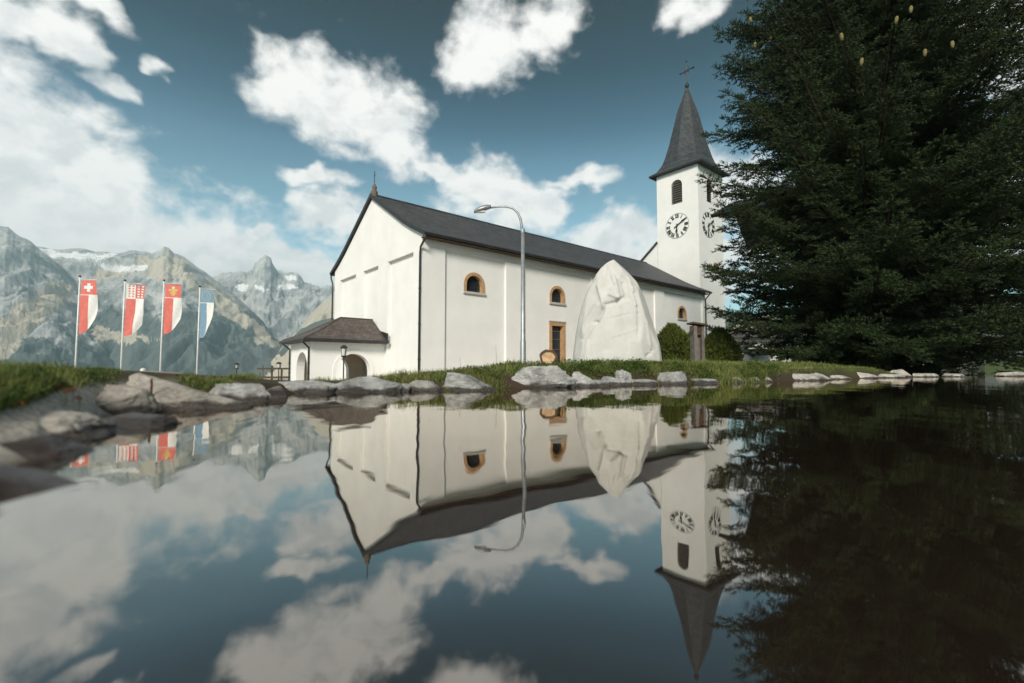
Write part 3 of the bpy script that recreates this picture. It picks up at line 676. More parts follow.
# folds: sharp creases pulled down from the tip
def crease(P, a, b, w):
    w = w*.42
    P = P[..., [0, 2]]; a = np.array(a)[[0, 2]]; b = np.array(b)[[0, 2]]; ab = b-a; t = np.clip(((P-a)@ab)/(ab@ab), 0, 1)[..., None]; dd_ = np.linalg.norm(P-(a+ab*t), axis=-1); return np.exp(-(dd_/w)**1.3)
def ep(x, y): return at(x, y, EY-.8)
amp = fbm(V*np.array([1.6, 1.6, .8]), 4, s=21, ridged=True)*.012
front = .75*sstep(-.1, -.55, dirv[..., 1]/np.maximum(np.linalg.norm(dirv, axis=-1), 1e-4))
for a, b, w, k in (((586, 338), (598, 321), .09, -.10), ((598, 321), (607, 306), .10, -.15), ((583, 332), (601, 303), .16, .10), ((606, 306), (603, 282), .10, .10), ((608, 303), (620, 300), .09, -.14), ((620, 300), (628, 295), .09, -.08), ((612, 292), (621, 296), .10, .10), ((619, 272), (622, 294), .09, .10),
        ((613, 259), (606, 285), .08, -.07), ((616, 258), (618, 280), .07, .06), ((627, 280), (631, 297), .08, -.08), ((634, 272), (640, 303), .07, .08), ((638, 290), (643, 312), .06, -.07), ((642, 312), (640, 334), .07, -.06), ((650, 320), (653, 345), .06, .05), ((652, 352), (659, 363), .07, .10), ((648, 356), (655, 350), .06, -.08),
        ((607, 310), (608, 352), .035, .03), ((625, 305), (628, 352), .04, -.022), ((590, 340), (588, 360), .06, .04), ((612, 318), (634, 312), .05, -.025), ((614, 336), (640, 328), .05, .02)):
    amp = amp+k*crease(V, ep(*a), ep(*b), w)*front
fade = np.clip(np.linalg.norm(dirv, axis=-1)/.35, 0, 1)
nd = dirv/np.maximum(np.linalg.norm(dirv, axis=-1, keepdims=True), 1e-4)
V = V+nd*(amp*fade)[..., None]
V = V.reshape(-1, 3); F_ = grid_faces(len(ysam), nth, True)
mon = bulk('wrapped_monument', V, F_, cloth_mat(), smooth=True)
mon['label'] = 'tall egg-shaped monument wrapped in white cloth on the grass bank'; mon['category'] = 'monument'
bm = bmesh.new(); bm.from_mesh(mon.data); bm.verts.ensure_lookup_table(); bm.faces.new([bm.verts[i] for i in range(nth)]); bm.faces.new([bm.verts[(len(ysam)-1)*nth+i] for i in range(nth)]); bmesh.ops.recalc_face_normals(bm, faces=bm.faces); bm.to_mesh(mon.data); bm.free()

# ------------------------------------------------------------ street lamp
LY = 17.0
def lp(x, y): return at(x, y, LY)
base = lp(523, 372); gz0 = float(ground_z(base[0], LY)); base[2] = gz0
lamp = empty('street_lamp', base); tag(lamp, 'tall grey curved street lamp standing before the church side wall', 'street lamp')
def loc_(p): return tuple(np.array(p)-base)
pole_top = lp(521.6, 232)
mb = MB(); mb.tube([(0, 0, -.2), (0, 0, .1), loc_((base[0], LY, 1.2)), loc_((base[0], LY, 1.25)), (pole_top[0]*0+0, 0, pole_top[2]-gz0)], [.13, .115, .105, .085, .062], 12); mb.build('pole', GALV, lamp, True)
arm = [(521.8, 233), (521.5, 226), (520.5, 219), (517.5, 212.5), (513, 208.5), (507, 206.6), (499, 206.6), (489, 208)]
mb = MB(); mb.tube([loc_((base[0] if i == 0 else lp(*q)[0]+(base[0]-pole_top[0])*0, LY, lp(*q)[2])) for i, q in enumerate(arm)], [.055, .05, .045, .042, .04, .038, .036, .034], 10); mb.build('arm', GALV, lamp, True)
mb = MB(); c = loc_((base[0], LY, lp(521.6, 231)[2])); mb.tube([(c[0], c[1], c[2]-.08), (c[0], c[1], c[2]+.08)], .075, 12); mb.build('collar', GALV, lamp)
h0 = np.array(loc_(lp(491, 207.3))); h1 = np.array(loc_(lp(474, 212))); ax = h1-h0
mb = MB(); rows = []
for t, w_, hh in ((0, .06, .07), (.12, .10, .10), (.35, .15, .13), (.7, .16, .11), (.95, .11, .06), (1.0, .06, .03)):
    p_ = h0+ax*t; rows.append([(p_[0], p_[1]-w_, p_[2]-.02), (p_[0], p_[1]-w_*.6, p_[2]+hh), (p_[0], p_[1]+w_*.6, p_[2]+hh), (p_[0], p_[1]+w_, p_[2]-.02), (p_[0], p_[1], p_[2]-.05)])
n = 5; mb.add([v_ for r_ in rows for v_ in r_], [(i*n+k, i*n+(k+1) % n, (i+1)*n+(k+1) % n, (i+1)*n+k) for i in range(len(rows)-1) for k in range(n)]+[tuple(range(n)), tuple((len(rows)-1)*n+k for k in range(n))]); hd = mb.build('lamp_head', GALV, lamp, True)
mb = MB(); p_ = h0+ax*.6; mb.box((p_[0]-.16, p_[1]-.09, p_[2]-.085), (p_[0]+.16, p_[1]+.09, p_[2]-.045)); mb.build('lens', LAMP_GLASS, hd)

# ------------------------------------------------------------ lantern posts
def lantern(px, ytop, ybase, Y, label, k_=1.):
    t = at(px, ytop, Y); z0 = float(ground_z(t[0], Y)); H = t[2]-z0
    r_ = empty('lantern_post', (t[0], Y, z0)); tag(r_, label, 'lantern', 'lantern posts on the church square')
    mb = MB(); mb.tube([(0, 0, -.2), (0, 0, .5), (0, 0, .55), (0, 0, H-.55)], [.07, .07, .045, .04], 8); mb.build('post', IRON, r_)
    mb = MB(); mb.lathe([(.04, H-.60), (.17, H-.55), (.17, H-.50), (.05, H-.5)], 8); mb.build('base_plate', IRON, r_)
    mb = MB(); mb.lathe([(.13, H-.5), (.17, H-.16), (.17, H-.155)], 8); mb.build('globe', LAMP_GLASS, r_)
    mb = MB()
    for k in range(4):
        a = math.pi/4+math.pi/2*k; mb.tube([(.14*math.cos(a), .14*math.sin(a), H-.5), (.185*math.cos(a), .185*math.sin(a), H-.14)], .016, 4)
    mb.build('cage', IRON, r_)
    mb = MB(); mb.lathe([(.25, H-.15), (.25, H-.11), (.12, H-.02), (.03, H)], 8); mb.build('cap', IRON, r_)
    for ch in r_.children: ch.scale = (k_, k_, 1)
    return r_
lantern(344, 345, 380, 22, 'dark lantern post in front of the porch side arch', .72)
lantern(279, 362, 381, 42, 'dark lantern post left of the porch, beside the timber railing')
l3 = lantern(237, 363, 383, 46, 'lone lantern post between the flags and the porch')
# small globe light far left
p_ = at(143, 370.5, 24); z0 = float(ground_z(p_[0], 24)); gl = empty('globe_light', (p_[0], 24, z0)); tag(gl, 'small white globe light on a short post behind the tan rock', 'lamp')
mb = MB(); mb.tube([(0, 0, -.1), (0, 0, p_[2]-z0-.1)], .03, 6); mb.build('post', IRON, gl)
mb = MB(); mb.lathe([(.13*math.sin(math.pi*k/10)+.001, p_[2]-z0-.13*math.cos(math.pi*k/10)) for k in range(11)], 14); mb.build('globe', LAMP_GLASS, gl, True)
# timber railing beside the porch
p_ = at(262, 380, 38); z0 = float(ground_z(p_[0], 38)); rl_ = empty('timber_railing', (p_[0], 38, z0), R(6)); tag(rl_, 'low timber railing with posts on the square left of the porch', 'railing')
for xx in (0, .75, 1.5, 2.3): mb = MB(); mb.box((xx-.06, -.06, -.2), (xx+.06, .06, 1.45 if xx in (0, .75) else 1.25)); mb.build('post', WOOD_DK if xx else WOOD_GREY, rl_)
for zz in (.45, 1.15): mb = MB(); mb.box((-.4, -.10, zz), (2.7, -.063, zz+.14)); mb.build('rail', WOOD_DK, rl_)

# ------------------------------------------------------------ flags on poles
def flag(base, H, kind, label, plabel, seed):
    pl = empty('flag_pole', base); tag(pl, plabel, 'flag pole', 'white flag poles by the pond')
    mb = MB(); mb.tube([(0, 0, -1), (0, 0, H*.5), (0, 0, H)], [.062, .056, .045], 10); mb.build('pole', WHITE_POLE, pl, True)
    mb = MB(); mb.lathe([(.02, H-.02), (.085, H+.0), (.085, H+.09), (.02, H+.13)], 8); mb.build('pole_cap', IRON, pl)
    mb = MB(); mb.tube([(0, 0, H-.16), (1.42, -.10, H-.22)], .018, 6); mb.build('banner_arm', WHITE_POLE, pl)
    for zz in np.linspace(H-4.4, H-.4, 6): mb = MB(); mb.tube([(.06, 0, zz-.02), (.06, 0, zz+.02)], .045, 6); mb.build('ring', WHITE_POLE, pl)
    fl = empty('flag', (base[0], base[1], base[2]+H-.24), R([6, -14, -2, 12][seed % 4])); tag(fl, label, 'flag', 'vertical banner flags by the pond')
    Wd, Lg = 1.28, 4.05; rs_ = np.random.default_rng(seed); ph = rs_.uniform(0, 6); cu = rs_.uniform(.22, .38); cp_ = rs_.uniform(1.4, 2.8); wv = rs_.uniform(.7, 1.6)
    def surf(s, t, off=0):
        s = np.asarray(s); t = np.asarray(t); low = np.clip((t-2.2)/2.2, 0, 1)
        x = .11+Wd*s*(1-.10*low)-.10*low*s
        y = wv*(.06+.09*low)*np.sin(3.6*s+1.3*t+ph)*(.25+s)-.22*s**2*low+.03*np.sin(9*s+2*t+ph)+off
        return np.stack([x, y, -t-.05*s], -1)
    def Lb(s): return Lg*(1-cu*np.clip((s-.12)/.88, 0, 1)**cp_)
    def piece(nm, s0, s1, t0, t1, m_, par=fl, off=0., ns=8, ntt=24):
        sg, tg = np.meshgrid(np.linspace(s0, s1, ns), np.linspace(0, 1, ntt), indexing='ij')
        T1 = np.minimum(t1, Lb(sg)) if t1 else Lb(sg)
        tv = t0+(T1-t0)*tg; Vs = []; Fs = []
        for sgn in ((1, -1) if off else (1,)):
            Fs.append(grid_faces(ns, ntt)+len(Vs)*ns*ntt); Vs.append(surf(sg, tv, -off*sgn).reshape(-1, 3))
        return bulk(nm, np.concatenate(Vs), np.concatenate(Fs), m_, par, True)
    F1 = 1.08
    c1 = BLUE_CLOTH if kind == 'blue' else RED_CLOTH
    top = []
    if kind == 'stars': piece('field', 0, .5, 0, F1, WHITE_CLOTH); f0 = piece('field', .5, 1, 0, F1, RED_CLOTH)
    else: f0 = piece('field', 0, 1, 0, F1, c1)
    piece('seam', 0, 1, F1, F1+.05, WHITE_CLOTH)
    piece('stripe', 0, .53, F1+.05, None, c1); piece('stripe', .53, 1, F1+.05, None, WHITE_CLOTH)
    em = lambda s0, s1, t0, t1, m_: piece('emblem', s0, s1, t0, t1, m_, f0, .012, 4, 4)
    if kind == 'cross':
        em(.22, .80, .42, .65, WHITE_CLOTH); em(.41, .60, .22, .86, WHITE_CLOTH)
    elif kind == 'stars':
        for i in range(5):
            t_ = .08+i*.2; em(.60, .72, t_, t_+.11, WHITE_CLOTH); em(.80, .92, t_, t_+.11, WHITE_CLOTH); em(.12, .22, t_, t_+.10, RED_CLOTH); em(.32, .42, t_, t_+.10, RED_CLOTH)
    elif kind == 'gold':
        em(.40, .60, .16, .92, YELLOW_CLOTH); em(.22, .78, .40, .56, YELLOW_CLOTH); em(.30, .70, .66, .76, YELLOW_CLOTH); em(.44, .56, .22, .34, WHITE_CLOTH)
    else:
        for i in range(12):
            a = 2*math.pi*i/12; s_ = .5+.33*math.sin(a); t_ = .54-.40*math.cos(a); em(s_-.045, s_+.045, t_-.05, t_+.05, pmat('gold_thread', (.42, .40, .22), .8, .05))
FB = [(-32.55, 35.0, 'cross', 80, 277, 'red banner flag with white cross above red and white stripes', 'leftmost white flag pole, carrying the white-cross banner'),
      (-30.25, 36.4, 'stars', 125, 281, 'banner flag with a half white, half red starred field', 'second white flag pole, carrying the starred red-and-white banner'),
      (-28.1, 37.7, 'gold', 164, 281, 'red banner flag with a golden emblem on its top field', 'third white flag pole, carrying the golden-emblem banner'),
      (-26.2, 39.2, 'blue', 200, 287, 'blue banner flag with a ring of small stars', 'rightmost white flag pole, carrying the blue banner')]
for i, (x_, y_, k, px, py, la, lb) in enumerate(FB):
    P = at(px, py, y_); z0 = float(ground_z(P[0], y_)); flag((P[0], y_, z0), P[2]-z0, k, la, lb, 30+i)

# ------------------------------------------------------------ small things on the bank
p_ = at(151.5, 379, 2.78); sk = MB()
sk.tube([(0, 0, -.12), (.004, 0, .02), (.006, 0, .045), (.0, .003, .068), (.006, 0, .082)], [.0075, .0075, .006, .007, .004], 8)
so_ = sk.build('rusty_stake', RUST, None, True, (p_[0]-.003, 2.78, p_[2]-.078)); tag(so_, 'short rusty iron stake standing upright against the tan rock', 'stake')
pm = at(548.3, 349, 7.2); lg = empty('log', (pm[0], 7.2, pm[2]-.135), R(-4.4)); tag(lg, 'cut log with brown bark and pale sawn end peeking over the grass', 'log')
mb = MB(); n = 20; rad = [.135*(1+.06*math.sin(3*a)+.04*math.sin(7*a+1)) for a in (2*math.pi*k/n for k in range(n))]
mb.add([(rad[k]*math.cos(2*math.pi*k/n), y_, rad[k]*math.sin(2*math.pi*k/n)) for y_ in (0, .32) for k in range(n)]+[(rad[k]*.74*math.cos(2*math.pi*k/n), .0, rad[k]*.74*math.sin(2*math.pi*k/n)) for k in range(n)], [(k, (k+1) % n, n+(k+1) % n, n+k) for k in range(n)]+[(k, 2*n+k, 2*n+(k+1) % n, (k+1) % n) for k in range(n)]+[tuple(n+k for k in range(n))])
mb.build('bark', pmat('log_bark', (.12, .07, .045), .9, .3, 20, .6, 40), lg)
mb = MB(); mb.add([(rad[k]*.745*math.cos(2*math.pi*k/n), .012, rad[k]*.745*math.sin(2*math.pi*k/n)) for k in range(n)]+[(0, .012, 0)], [(k, (k+1) % n, n) for k in range(n)]); mb.build('sawn_end', pmat('sawn_wood', (.58, .38, .22), .8, .2, 14, .2, 50), lg)
# old timber stele with a little roof
SY = 17.0; b0 = at(698, 362, SY); z0 = float(ground_z(b0[0], SY)); st = empty('timber_stele', (b0[0], SY, z0), R(10)); st.scale = (.86, .86, 1.); tag(st, 'weathered hollow timber stele with small dark roof before the clipped hedge', 'stele')
tz = at(698, 326, SY)[2]-z0
mb = MB(); mb.add([(-.22, -.16, -.2), (-.08, -.18, -.2), (-.08, .2, -.2), (-.2, .2, -.2), (-.26, -.16, tz), (-.12, -.18, tz), (-.12, .2, tz), (-.24, .2, tz)], [(0, 1, 5, 4), (1, 2, 6, 5), (2, 3, 7, 6), (3, 0, 4, 7), (4, 5, 6, 7)]); mb.build('side_plank', WOOD_GREY, st)
mb = MB(); mb.add([(.09, -.18, -.2), (.24, -.16, -.2), (.22, .2, -.2), (.09, .2, -.2), (.10, -.18, tz), (.21, -.16, tz), (.20, .2, tz), (.10, .2, tz)], [(0, 1, 5, 4), (1, 2, 6, 5), (2, 3, 7, 6), (3, 0, 4, 7), (4, 5, 6, 7)]); mb.build('side_plank', WOOD_GREY, st)
mb = MB(); mb.box((-.09, .0, -.2), (.095, .16, tz-.05)); mb.build('back_plank', WOOD_GREY, st)
mb = MB(); mb.box((-.118, -.14, tz*.80), (.10, -.004, tz)); mb.build('crossbar', WOOD_DK, st)
mb = MB(); mb.box((-.33, -.28, -.03), (.33, .28, .03), Matrix.Translation((0, 0, tz+.06)) @ Matrix.Rotation(R(7), 4, 'Y')); mb.build('roof_board', WOOD_DK, st)
mb = MB(); mb.tube([(-.36, -.2, tz-.12), (-.24, -.05, tz-.10)], [.09, .06], 8); mb.build('peg', WOOD_DK, st)

# ------------------------------------------------------------ foliage helpers
def leaves(P, N, U_, ln, wd):
    """leaf quads: centre P, direction U_, face normal N"""
    Sd = np.cross(U_, N); Sd /= np.maximum(np.linalg.norm(Sd, axis=1, keepdims=True), 1e-6)
    ln = np.asarray(ln)[:, None]; wd = np.asarray(wd)[:, None]
    V = np.stack([P, P+U_*ln*.5+Sd*wd, P+U_*ln, P+U_*ln*.5-Sd*wd], 1).reshape(-1, 3)
    return V, np.arange(len(P)*4).reshape(-1, 4)
def rand_dir(n, r=rng):
    v_ = r.normal(size=(n, 3)); return v_/np.linalg.norm(v_, axis=1, keepdims=True)
def bush(px0, px1, ytop, Y, label, seed, n=15000):
    a = at(px0, 360, Y); b = at(px1, 360, Y); zt = at((px0+px1)/2, ytop, Y)[2]; cx = (a[0]+b[0])/2; w_ = (b[0]-a[0])/2; z0 = float(ground_z(cx, Y))
    root = empty('thuja_bush', (cx, Y, z0)); tag(root, label, 'bush', 'clipped thuja bushes')
    r_ = np.random.default_rng(seed); H = zt-z0
    t = r_.uniform(0, 1, n)**.8; q = r_.uniform(0, 2*np.pi, n)
    prof_ = w_*np.minimum(1, 1.12*(1-np.maximum(t-.60, 0)**2*5.6))*(.92+.08*np.sin(3*np.pi*t+seed))
    prof_ = np.maximum(prof_, .08); rad = prof_*(r_.uniform(.55, 1.0, n)**.35)*(1+.10*np.sin(4*q+seed)+.08*np.sin(7*q+9*t))
    P = np.stack([rad*np.cos(q), rad*np.sin(q)*.9, t*H*(.94+.035*np.sin(5*q+seed*2)*t+.03*np.sin(11*q)*t)], -1)
    U_ = np.stack([np.cos(q)*.45, np.sin(q)*.45, np.full(n, .85)], -1)+r_.normal(size=(n, 3))*.35; U_ /= np.linalg.norm(U_, axis=1, keepdims=True)
    V, F = leaves(P, rand_dir(n, r_), U_, r_.uniform(.10, .22, n), r_.uniform(.018, .04, n))
    sh = np.repeat(np.clip(r_.normal(.45, .22, n), 0, 1), 4)
    bulk('foliage', V, F, HEDGE, root, attrs={'shade': sh})
    mb = MB(); mb.tube([(0, 0, -.2), (0, 0, H*.7)], [.07, .03], 6); mb.build('stem', BARK, root)
bush(655, 690, 325, 20.5, 'dark green clipped bush right beside the wrapped monument', 1)
bush(683, 706, 331, 21.3, 'green clipped bush partly behind the timber stele', 2)
bush(703, 737, 329, 20.3, 'rounded clipped bush right of the timber stele, below the tower', 3)

# ------------------------------------------------------------ rocks along the waterline
def rock(label, x0, x1, yt, Y, kind, ratio=.8, seed=0, cuts=12, wedge=0., sub=5, sink=.14, ztop=None, flat=0., tilt=0.):
    A_ = at(x0, 380, Y); B2 = at(x1, 380, Y); w_ = B2[0]-A_[0]; dy = w_*ratio; zt = at((x0+x1)/2, yt, Y+dy*.4)[2] if ztop is None else ztop
    r_ = np.random.default_rng(seed*13+5)
    bm = bmesh.new(); bmesh.ops.create_icosphere(bm, subdivisions=sub, radius=1); V = np.array([v_.co[:] for v_ in bm.verts]); 
    V = np.sign(V)*np.abs(V)**.8
    V = V*(1+.30*fbm(V*1.4+seed*7.7, 4, s=seed))[:, None]
    for k in range(cuts):
        n_ = r_.normal(size=3); n_[2] = abs(n_[2])*.7; n_ /= np.linalg.norm(n_); dd_ = r_.uniform(.5, .92); s_ = V@n_-dd_; V = V-np.outer(np.maximum(s_, 0)*.92, n_)
    if flat:
        n_ = np.array([r_.normal()*.06, r_.normal()*.06-.05, 1.]); n_ /= np.linalg.norm(n_); s_ = V@n_-(1-flat); V = V-np.outer(np.maximum(s_, 0)*.94, n_)
    V = V+V*(.11*fbm(V*np.array([2.6, 2.6, 6.])+seed, 5, gain=.6, s=seed+50, ridged=True)+.03*fbm(V*13+seed, 3, s=seed+70))[:, None]
    lo = V.min(0); hi = V.max(0); V = (V-(lo+hi)/2)/(hi-lo)
    zz = V[:, 2]+.5
    if wedge: zz = zz*(1-np.abs(wedge)*np.clip(.5+np.sign(wedge)*V[:, 0], 0, 1)*1.0)
    if tilt: zz = zz*(1-tilt*np.clip(.5-V[:, 1], 0, 1))
    P = np.stack([V[:, 0]*w_, V[:, 1]*dy+dy*.5, zz*(zt+sink)-sink], -1)
    for v_, p in zip(bm.verts, P): v_.co = p
    me = bpy.data.meshes.new('rock'); bm.to_mesh(me); bm.free(); me.materials.append(ROCK[kind]); me.polygons.foreach_set('use_smooth', [True]*len(me.polygons))
    o = bpy.data.objects.new('rock', me); link(o); o.location = ((A_[0]+B2[0])/2, Y, 0)
    return tag(o, label, 'rock', 'rocks around the pond edge')
rock('blurred dark wet rock nearest the camera at the left edge', -90, 92, 458, .93, 'dark', .38, 1, sink=.06, ztop=.066, wedge=.72, cuts=8)
rock('dark wet rock behind the blurred foremost rock', -60, 70, 424, 1.28, 'dark', .5, 2, sink=.05, ztop=.085, tilt=.5, cuts=7)
rock('pale flat rock under the grass at the left edge', -120, 78, 398, 1.62, 'pale', .5, 33, sink=.04, flat=.3, ztop=.15, wedge=.15, tilt=.5)
rock('dark wet rock below the red dry flower heads', 58, 160, 395, 1.95, 'dark', .5, 4, sink=.04, ztop=.085, tilt=.6, cuts=16)
rock('pale tan slab beside the grass tuft with dry flower heads', 48, 126, 375, 2.30, 'tan', .75, 5, sink=.05, flat=.5, ztop=.185, tilt=.6)
rock('broad tan rock hump with the rusty stake', 84, 226, 369.5, 2.72, 'tan', .6, 6, sink=.06, wedge=.42, flat=.2, cuts=7, tilt=.45, ztop=.285)
rock('flat grey slab right of the broad tan rock', 196, 268, 383, 3.45, 'grey', .5, 7, flat=.35)
rock('small dark furrowed rock left of the porch, at the waterline', 238, 288, 387, 3.85, 'dark', .5, 8, ztop=.10)
rock('long low grey slab in front of the porch', 262, 336, 380, 4.55, 'grey', .7, 9, flat=.4)
rock('light grey humped rock below the porch side arch', 316, 404, 376.5, 4.72, 'grey', .45, 10, cuts=7)
rock('low light grey rock below the church gable corner', 396, 449, 376.5, 5.0, 'grey', .5, 11, flat=.3, wedge=.3)
rock('big smooth flat-topped grey slab left of the street lamp', 438, 498, 370.5, 5.1, 'grey', .5, 12, flat=.35, wedge=.25)
rock('big white-veined boulder below the tall window', 507, 580, 365.5, 5.9, 'marble', .6, 13, cuts=7)
rock('small dark flat stone at the water between slab and boulder', 494, 518, 384, 5.85, 'grey', .6, 14, flat=.3)
rock('pointed wedge rock sloping right beside the veined boulder', 572, 610, 362, 6.15, 'marble', .7, 15, wedge=.85, cuts=5)
rock('low grey stone right of the pointed wedge rock', 600, 624, 376, 6.6, 'grey', .6, 16, cuts=6)
rock('upright grey stone below the wrapped monument', 615, 634, 369.5, 6.75, 'marble', .8, 17, cuts=6)
rock('grey rock in the grass at the monument right foot', 655, 692, 371, 7.1, 'grey', .6, 18, flat=.25)
rock('small brown stone at the waterline left of the pale slabs', 756, 780, 377, 8.2, 'tan', .6, 19, cuts=6)
rock('long pale slab at the waterline, first before the spruce', 776, 836, 373.5, 9.0, 'pale', .45, 20, flat=.35)
rock('tilted pale slab leaning on the long pale slab', 812, 846, 368.5, 9.45, 'pale', .5, 21, wedge=.75, cuts=5)
rock('second tilted pale slab under the spruce', 834, 862, 370, 10.1, 'pale', .5, 22, wedge=.65, cuts=5)
rock('pale pointed stone under the spruce trunk', 852, 882, 370, 11.0, 'pale', .5, 23, wedge=.3, cuts=6)
rock('thin pale slab at the waterline under the spruce', 878, 918, 373.8, 11.6, 'pale', .4, 24, flat=.3)
rock('small pink-grey stone above the thin pale slab', 894, 916, 369, 12.5, 'tan', .5, 25, cuts=6)
rock('flat pale slab right of the thin pale slab', 914, 948, 373.2, 12.6, 'pale', .4, 26, flat=.3)
rock('low pale stone second from the right edge', 946, 975, 373.4, 13.0, 'pale', .4, 27, flat=.3)
rock('pale slab at the right edge of the water', 1003, 1040, 371.5, 13.7, 'pale', .4, 28, flat=.2)
rock('small grey stone in the grass below the church corner', 368, 396, 381, 4.95, 'dark', .5, 29, ztop=.10)
rock('small rounded stone in the grass left of the pale slabs', 725, 748, 377, 7.8, 'grey', .5, 30, cuts=6)

rock('thin flat grey slab tucked between the porch slab and the humped rock', 296, 334, 386, 4.5, 'grey', .5, 41, flat=.4, ztop=.085)
rock('thin flat grey slab between the two low rocks below the gable', 380, 410, 385, 4.9, 'grey', .5, 42, flat=.4, ztop=.09)
rock('thin flat stone between the pointed stones below the monument', 588, 612, 381, 6.35, 'grey', .5, 43, flat=.4, ztop=.09)
rock('low flat stone between the upright stone and the grassy rock', 630, 660, 381, 6.85, 'marble', .5, 44, flat=.4, ztop=.085)
rock('low flat grey stone at the waterline below the timber stele', 690, 728, 380, 7.35, 'grey', .45, 45, flat=.4, ztop=.085)
rock('low pale stone at the waterline just left of the long pale slab', 742, 764, 379, 8.0, 'pale', .5, 46, flat=.35, ztop=.10)

# ------------------------------------------------------------ grass, herbs and moss on the rim
def blades(P, h, w, lean, shade, r_):
    n = len(P); a = r_.uniform(0, 2*np.pi, n); Sd = np.stack([np.cos(a), np.sin(a), np.zeros(n)], -1)*w[:, None]
    b = r_.uniform(0, 2*np.pi, n); Ld = np.stack([np.cos(b), np.sin(b), np.zeros(n)], -1)*(h*lean)[:, None]; Up = np.array([0, 0, 1.])*h[:, None]
    V = np.stack([P-Sd, P+Sd, P+Ld*.30+Up*.55-Sd*.75, P+Ld*.30+Up*.55+Sd*.75, P+Ld+Up*(1-.35*lean[:, None]**2)], 1).reshape(-1, 3)
    base = np.arange(n)[:, None]*5; T = np.concatenate([base+np.array([0, 1, 3]), base+np.array([0, 3, 2]), base+np.array([2, 3, 4])], 0)
    return V, T, np.repeat(shade, 5)
def grass_band(x0, x1, e0, e1, n, h, w, seed, dry=.1, clump=2.5, thr=-.25, lean=(.1, .9)):
    r_ = np.random.default_rng(seed); px = r_.uniform(x0, x1, n); e = r_.uniform(e0, e1, n)
    a = np.arctan((px-512)/FPX); r = shore(a)+e; x = r*np.sin(a); y = r*np.cos(a)
    ed = np.clip(np.minimum(px-x0, x1-px)/(.22*(x1-x0)), 0, 1)
    c = fbm(np.stack([x*clump, y*clump, x*0], -1), 3, s=seed); k = (c > thr) & (r_.uniform(size=n) < ed**.7); x, y, c, e, ed = x[k], y[k], c[k], e[k], ed[k]; n = len(x)
    z = ground_z(x, y); P = np.stack([x, y, z-.01], -1)
    hh = (h[0]+(h[1]-h[0])*r_.uniform(0, 1, n)**1.5)*(1+.7*c)*(.45+.55*ed); sh = np.clip(r_.normal(.42, .2, n)+.25*c, 0, .78); dr = r_.uniform(size=n) < dry; sh[dr] = r_.uniform(.85, 1, dr.sum())
    return blades(P, hh, np.full(n, w)*r_.uniform(.6, 1.3, n), r_.uniform(lean[0], lean[1], n), sh, r_)
def joinb(name, lst, m_, label, cat):
    Vs = []; Ts = []; Ss = []; o_ = 0
    for V, T, s_ in lst: Vs.append(V); Ts.append(T+o_); Ss.append(s_); o_ += len(V)
    ob = bulk(name, np.concatenate(Vs), np.concatenate(Ts), m_, attrs={'shade': np.concatenate(Ss)}); return tag(ob, label, cat, kind='stuff')
gl_ = [grass_band(572, 665, .06, .45, 3000, (.03, .10), .004, 18, .25, 3, -.2), grass_band(440, 512, .05, .4, 1500, (.03, .09), .0038, 19, .35, 3, -.1), grass_band(350, 560, .34, 1.5, 8000, (.03, .11), .0035, 1, .3, 3, -.05), grass_band(420, 830, .30, 1.9, 30000, (.025, .135), .0040, 2, .2, 3.2, -.12, (.2, 1.2)),
       grass_band(490, 512, .12, .4, 500, (.05, .1), .004, 12, .1), grass_band(630, 665, .05, .5, 1500, (.06, .14), .004, 13, .25), grass_band(688, 780, .05, .7, 5000, (.06, .14), .0045, 14, .1),
       grass_band(700, 1200, .35, 5.0, 24000, (.03, .09), .006, 3, .2, 1.6, -.15), grass_band(1040, 1100, .1, 1., 1500, (.06, .12), .006, 16, .1), grass_band(700, 1060, 2.0, 8., 9000, (.06, .12), .01, 4, .1),
       grass_band(-150, 125, .95, 2.2, 18000, (.025, .085), .0022, 5, .1, 4, -.1), grass_band(176, 246, .55, 1.3, 3500, (.03, .07), .0025, 6, .35, 4, -.2), grass_band(225, 262, 1.2, 2.4, 1500, (.04, .08), .003, 15, .2, 4, -.2),
       grass_band(300, 400, .7, 1.7, 3500, (.04, .09), .003, 7, .5, thr=-.05), grass_band(-150, -70, .2, 1.5, 3000, (.04, .09), .003, 8, .15)]
joinb('grass', gl_, GRASSM, 'uneven green grass with dry stalks growing along the pond bank', 'grass')
def herb_band(x0, x1, e0, e1, n, ln, seed, hz=(.02, .09), thr=0.):
    r_ = np.random.default_rng(seed); px = r_.uniform(x0, x1, n); e = r_.uniform(e0, e1, n); a = np.arctan((px-512)/FPX); r = shore(a)+e; x = r*np.sin(a); y = r*np.cos(a)
    ed = np.clip(np.minimum(px-x0, x1-px)/(.22*(x1-x0)), 0, 1)
    c = fbm(np.stack([x*3, y*3, x*0], -1), 3, s=seed+3); k = (c > thr) & (r_.uniform(size=n) < ed**.7); x, y, c, ed = x[k], y[k], c[k], ed[k]; n = len(x)
    P = np.stack([x, y, ground_z(x, y)+r_.uniform(hz[0], hz[1], n)*(.6+1.*np.clip(c, -.3, 1))*(.4+.6*ed)], -1)
    U_ = rand_dir(n, r_)*np.array([1, 1, .5])+np.array([0, 0, .35]); U_ /= np.linalg.norm(U_, axis=1, keepdims=True); Nn = rand_dir(n, r_)*.6+np.array([0, 0, 1.])
    V, F = leaves(P, Nn, U_, r_.uniform(.6, 1.3, n)*ln, r_.uniform(.2, .34, n)*ln)
    T = np.concatenate([F[:, [0, 1, 2]], F[:, [0, 2, 3]]]); return V, T, np.repeat(np.clip(r_.normal(.45, .25, n), 0, 1), 4)
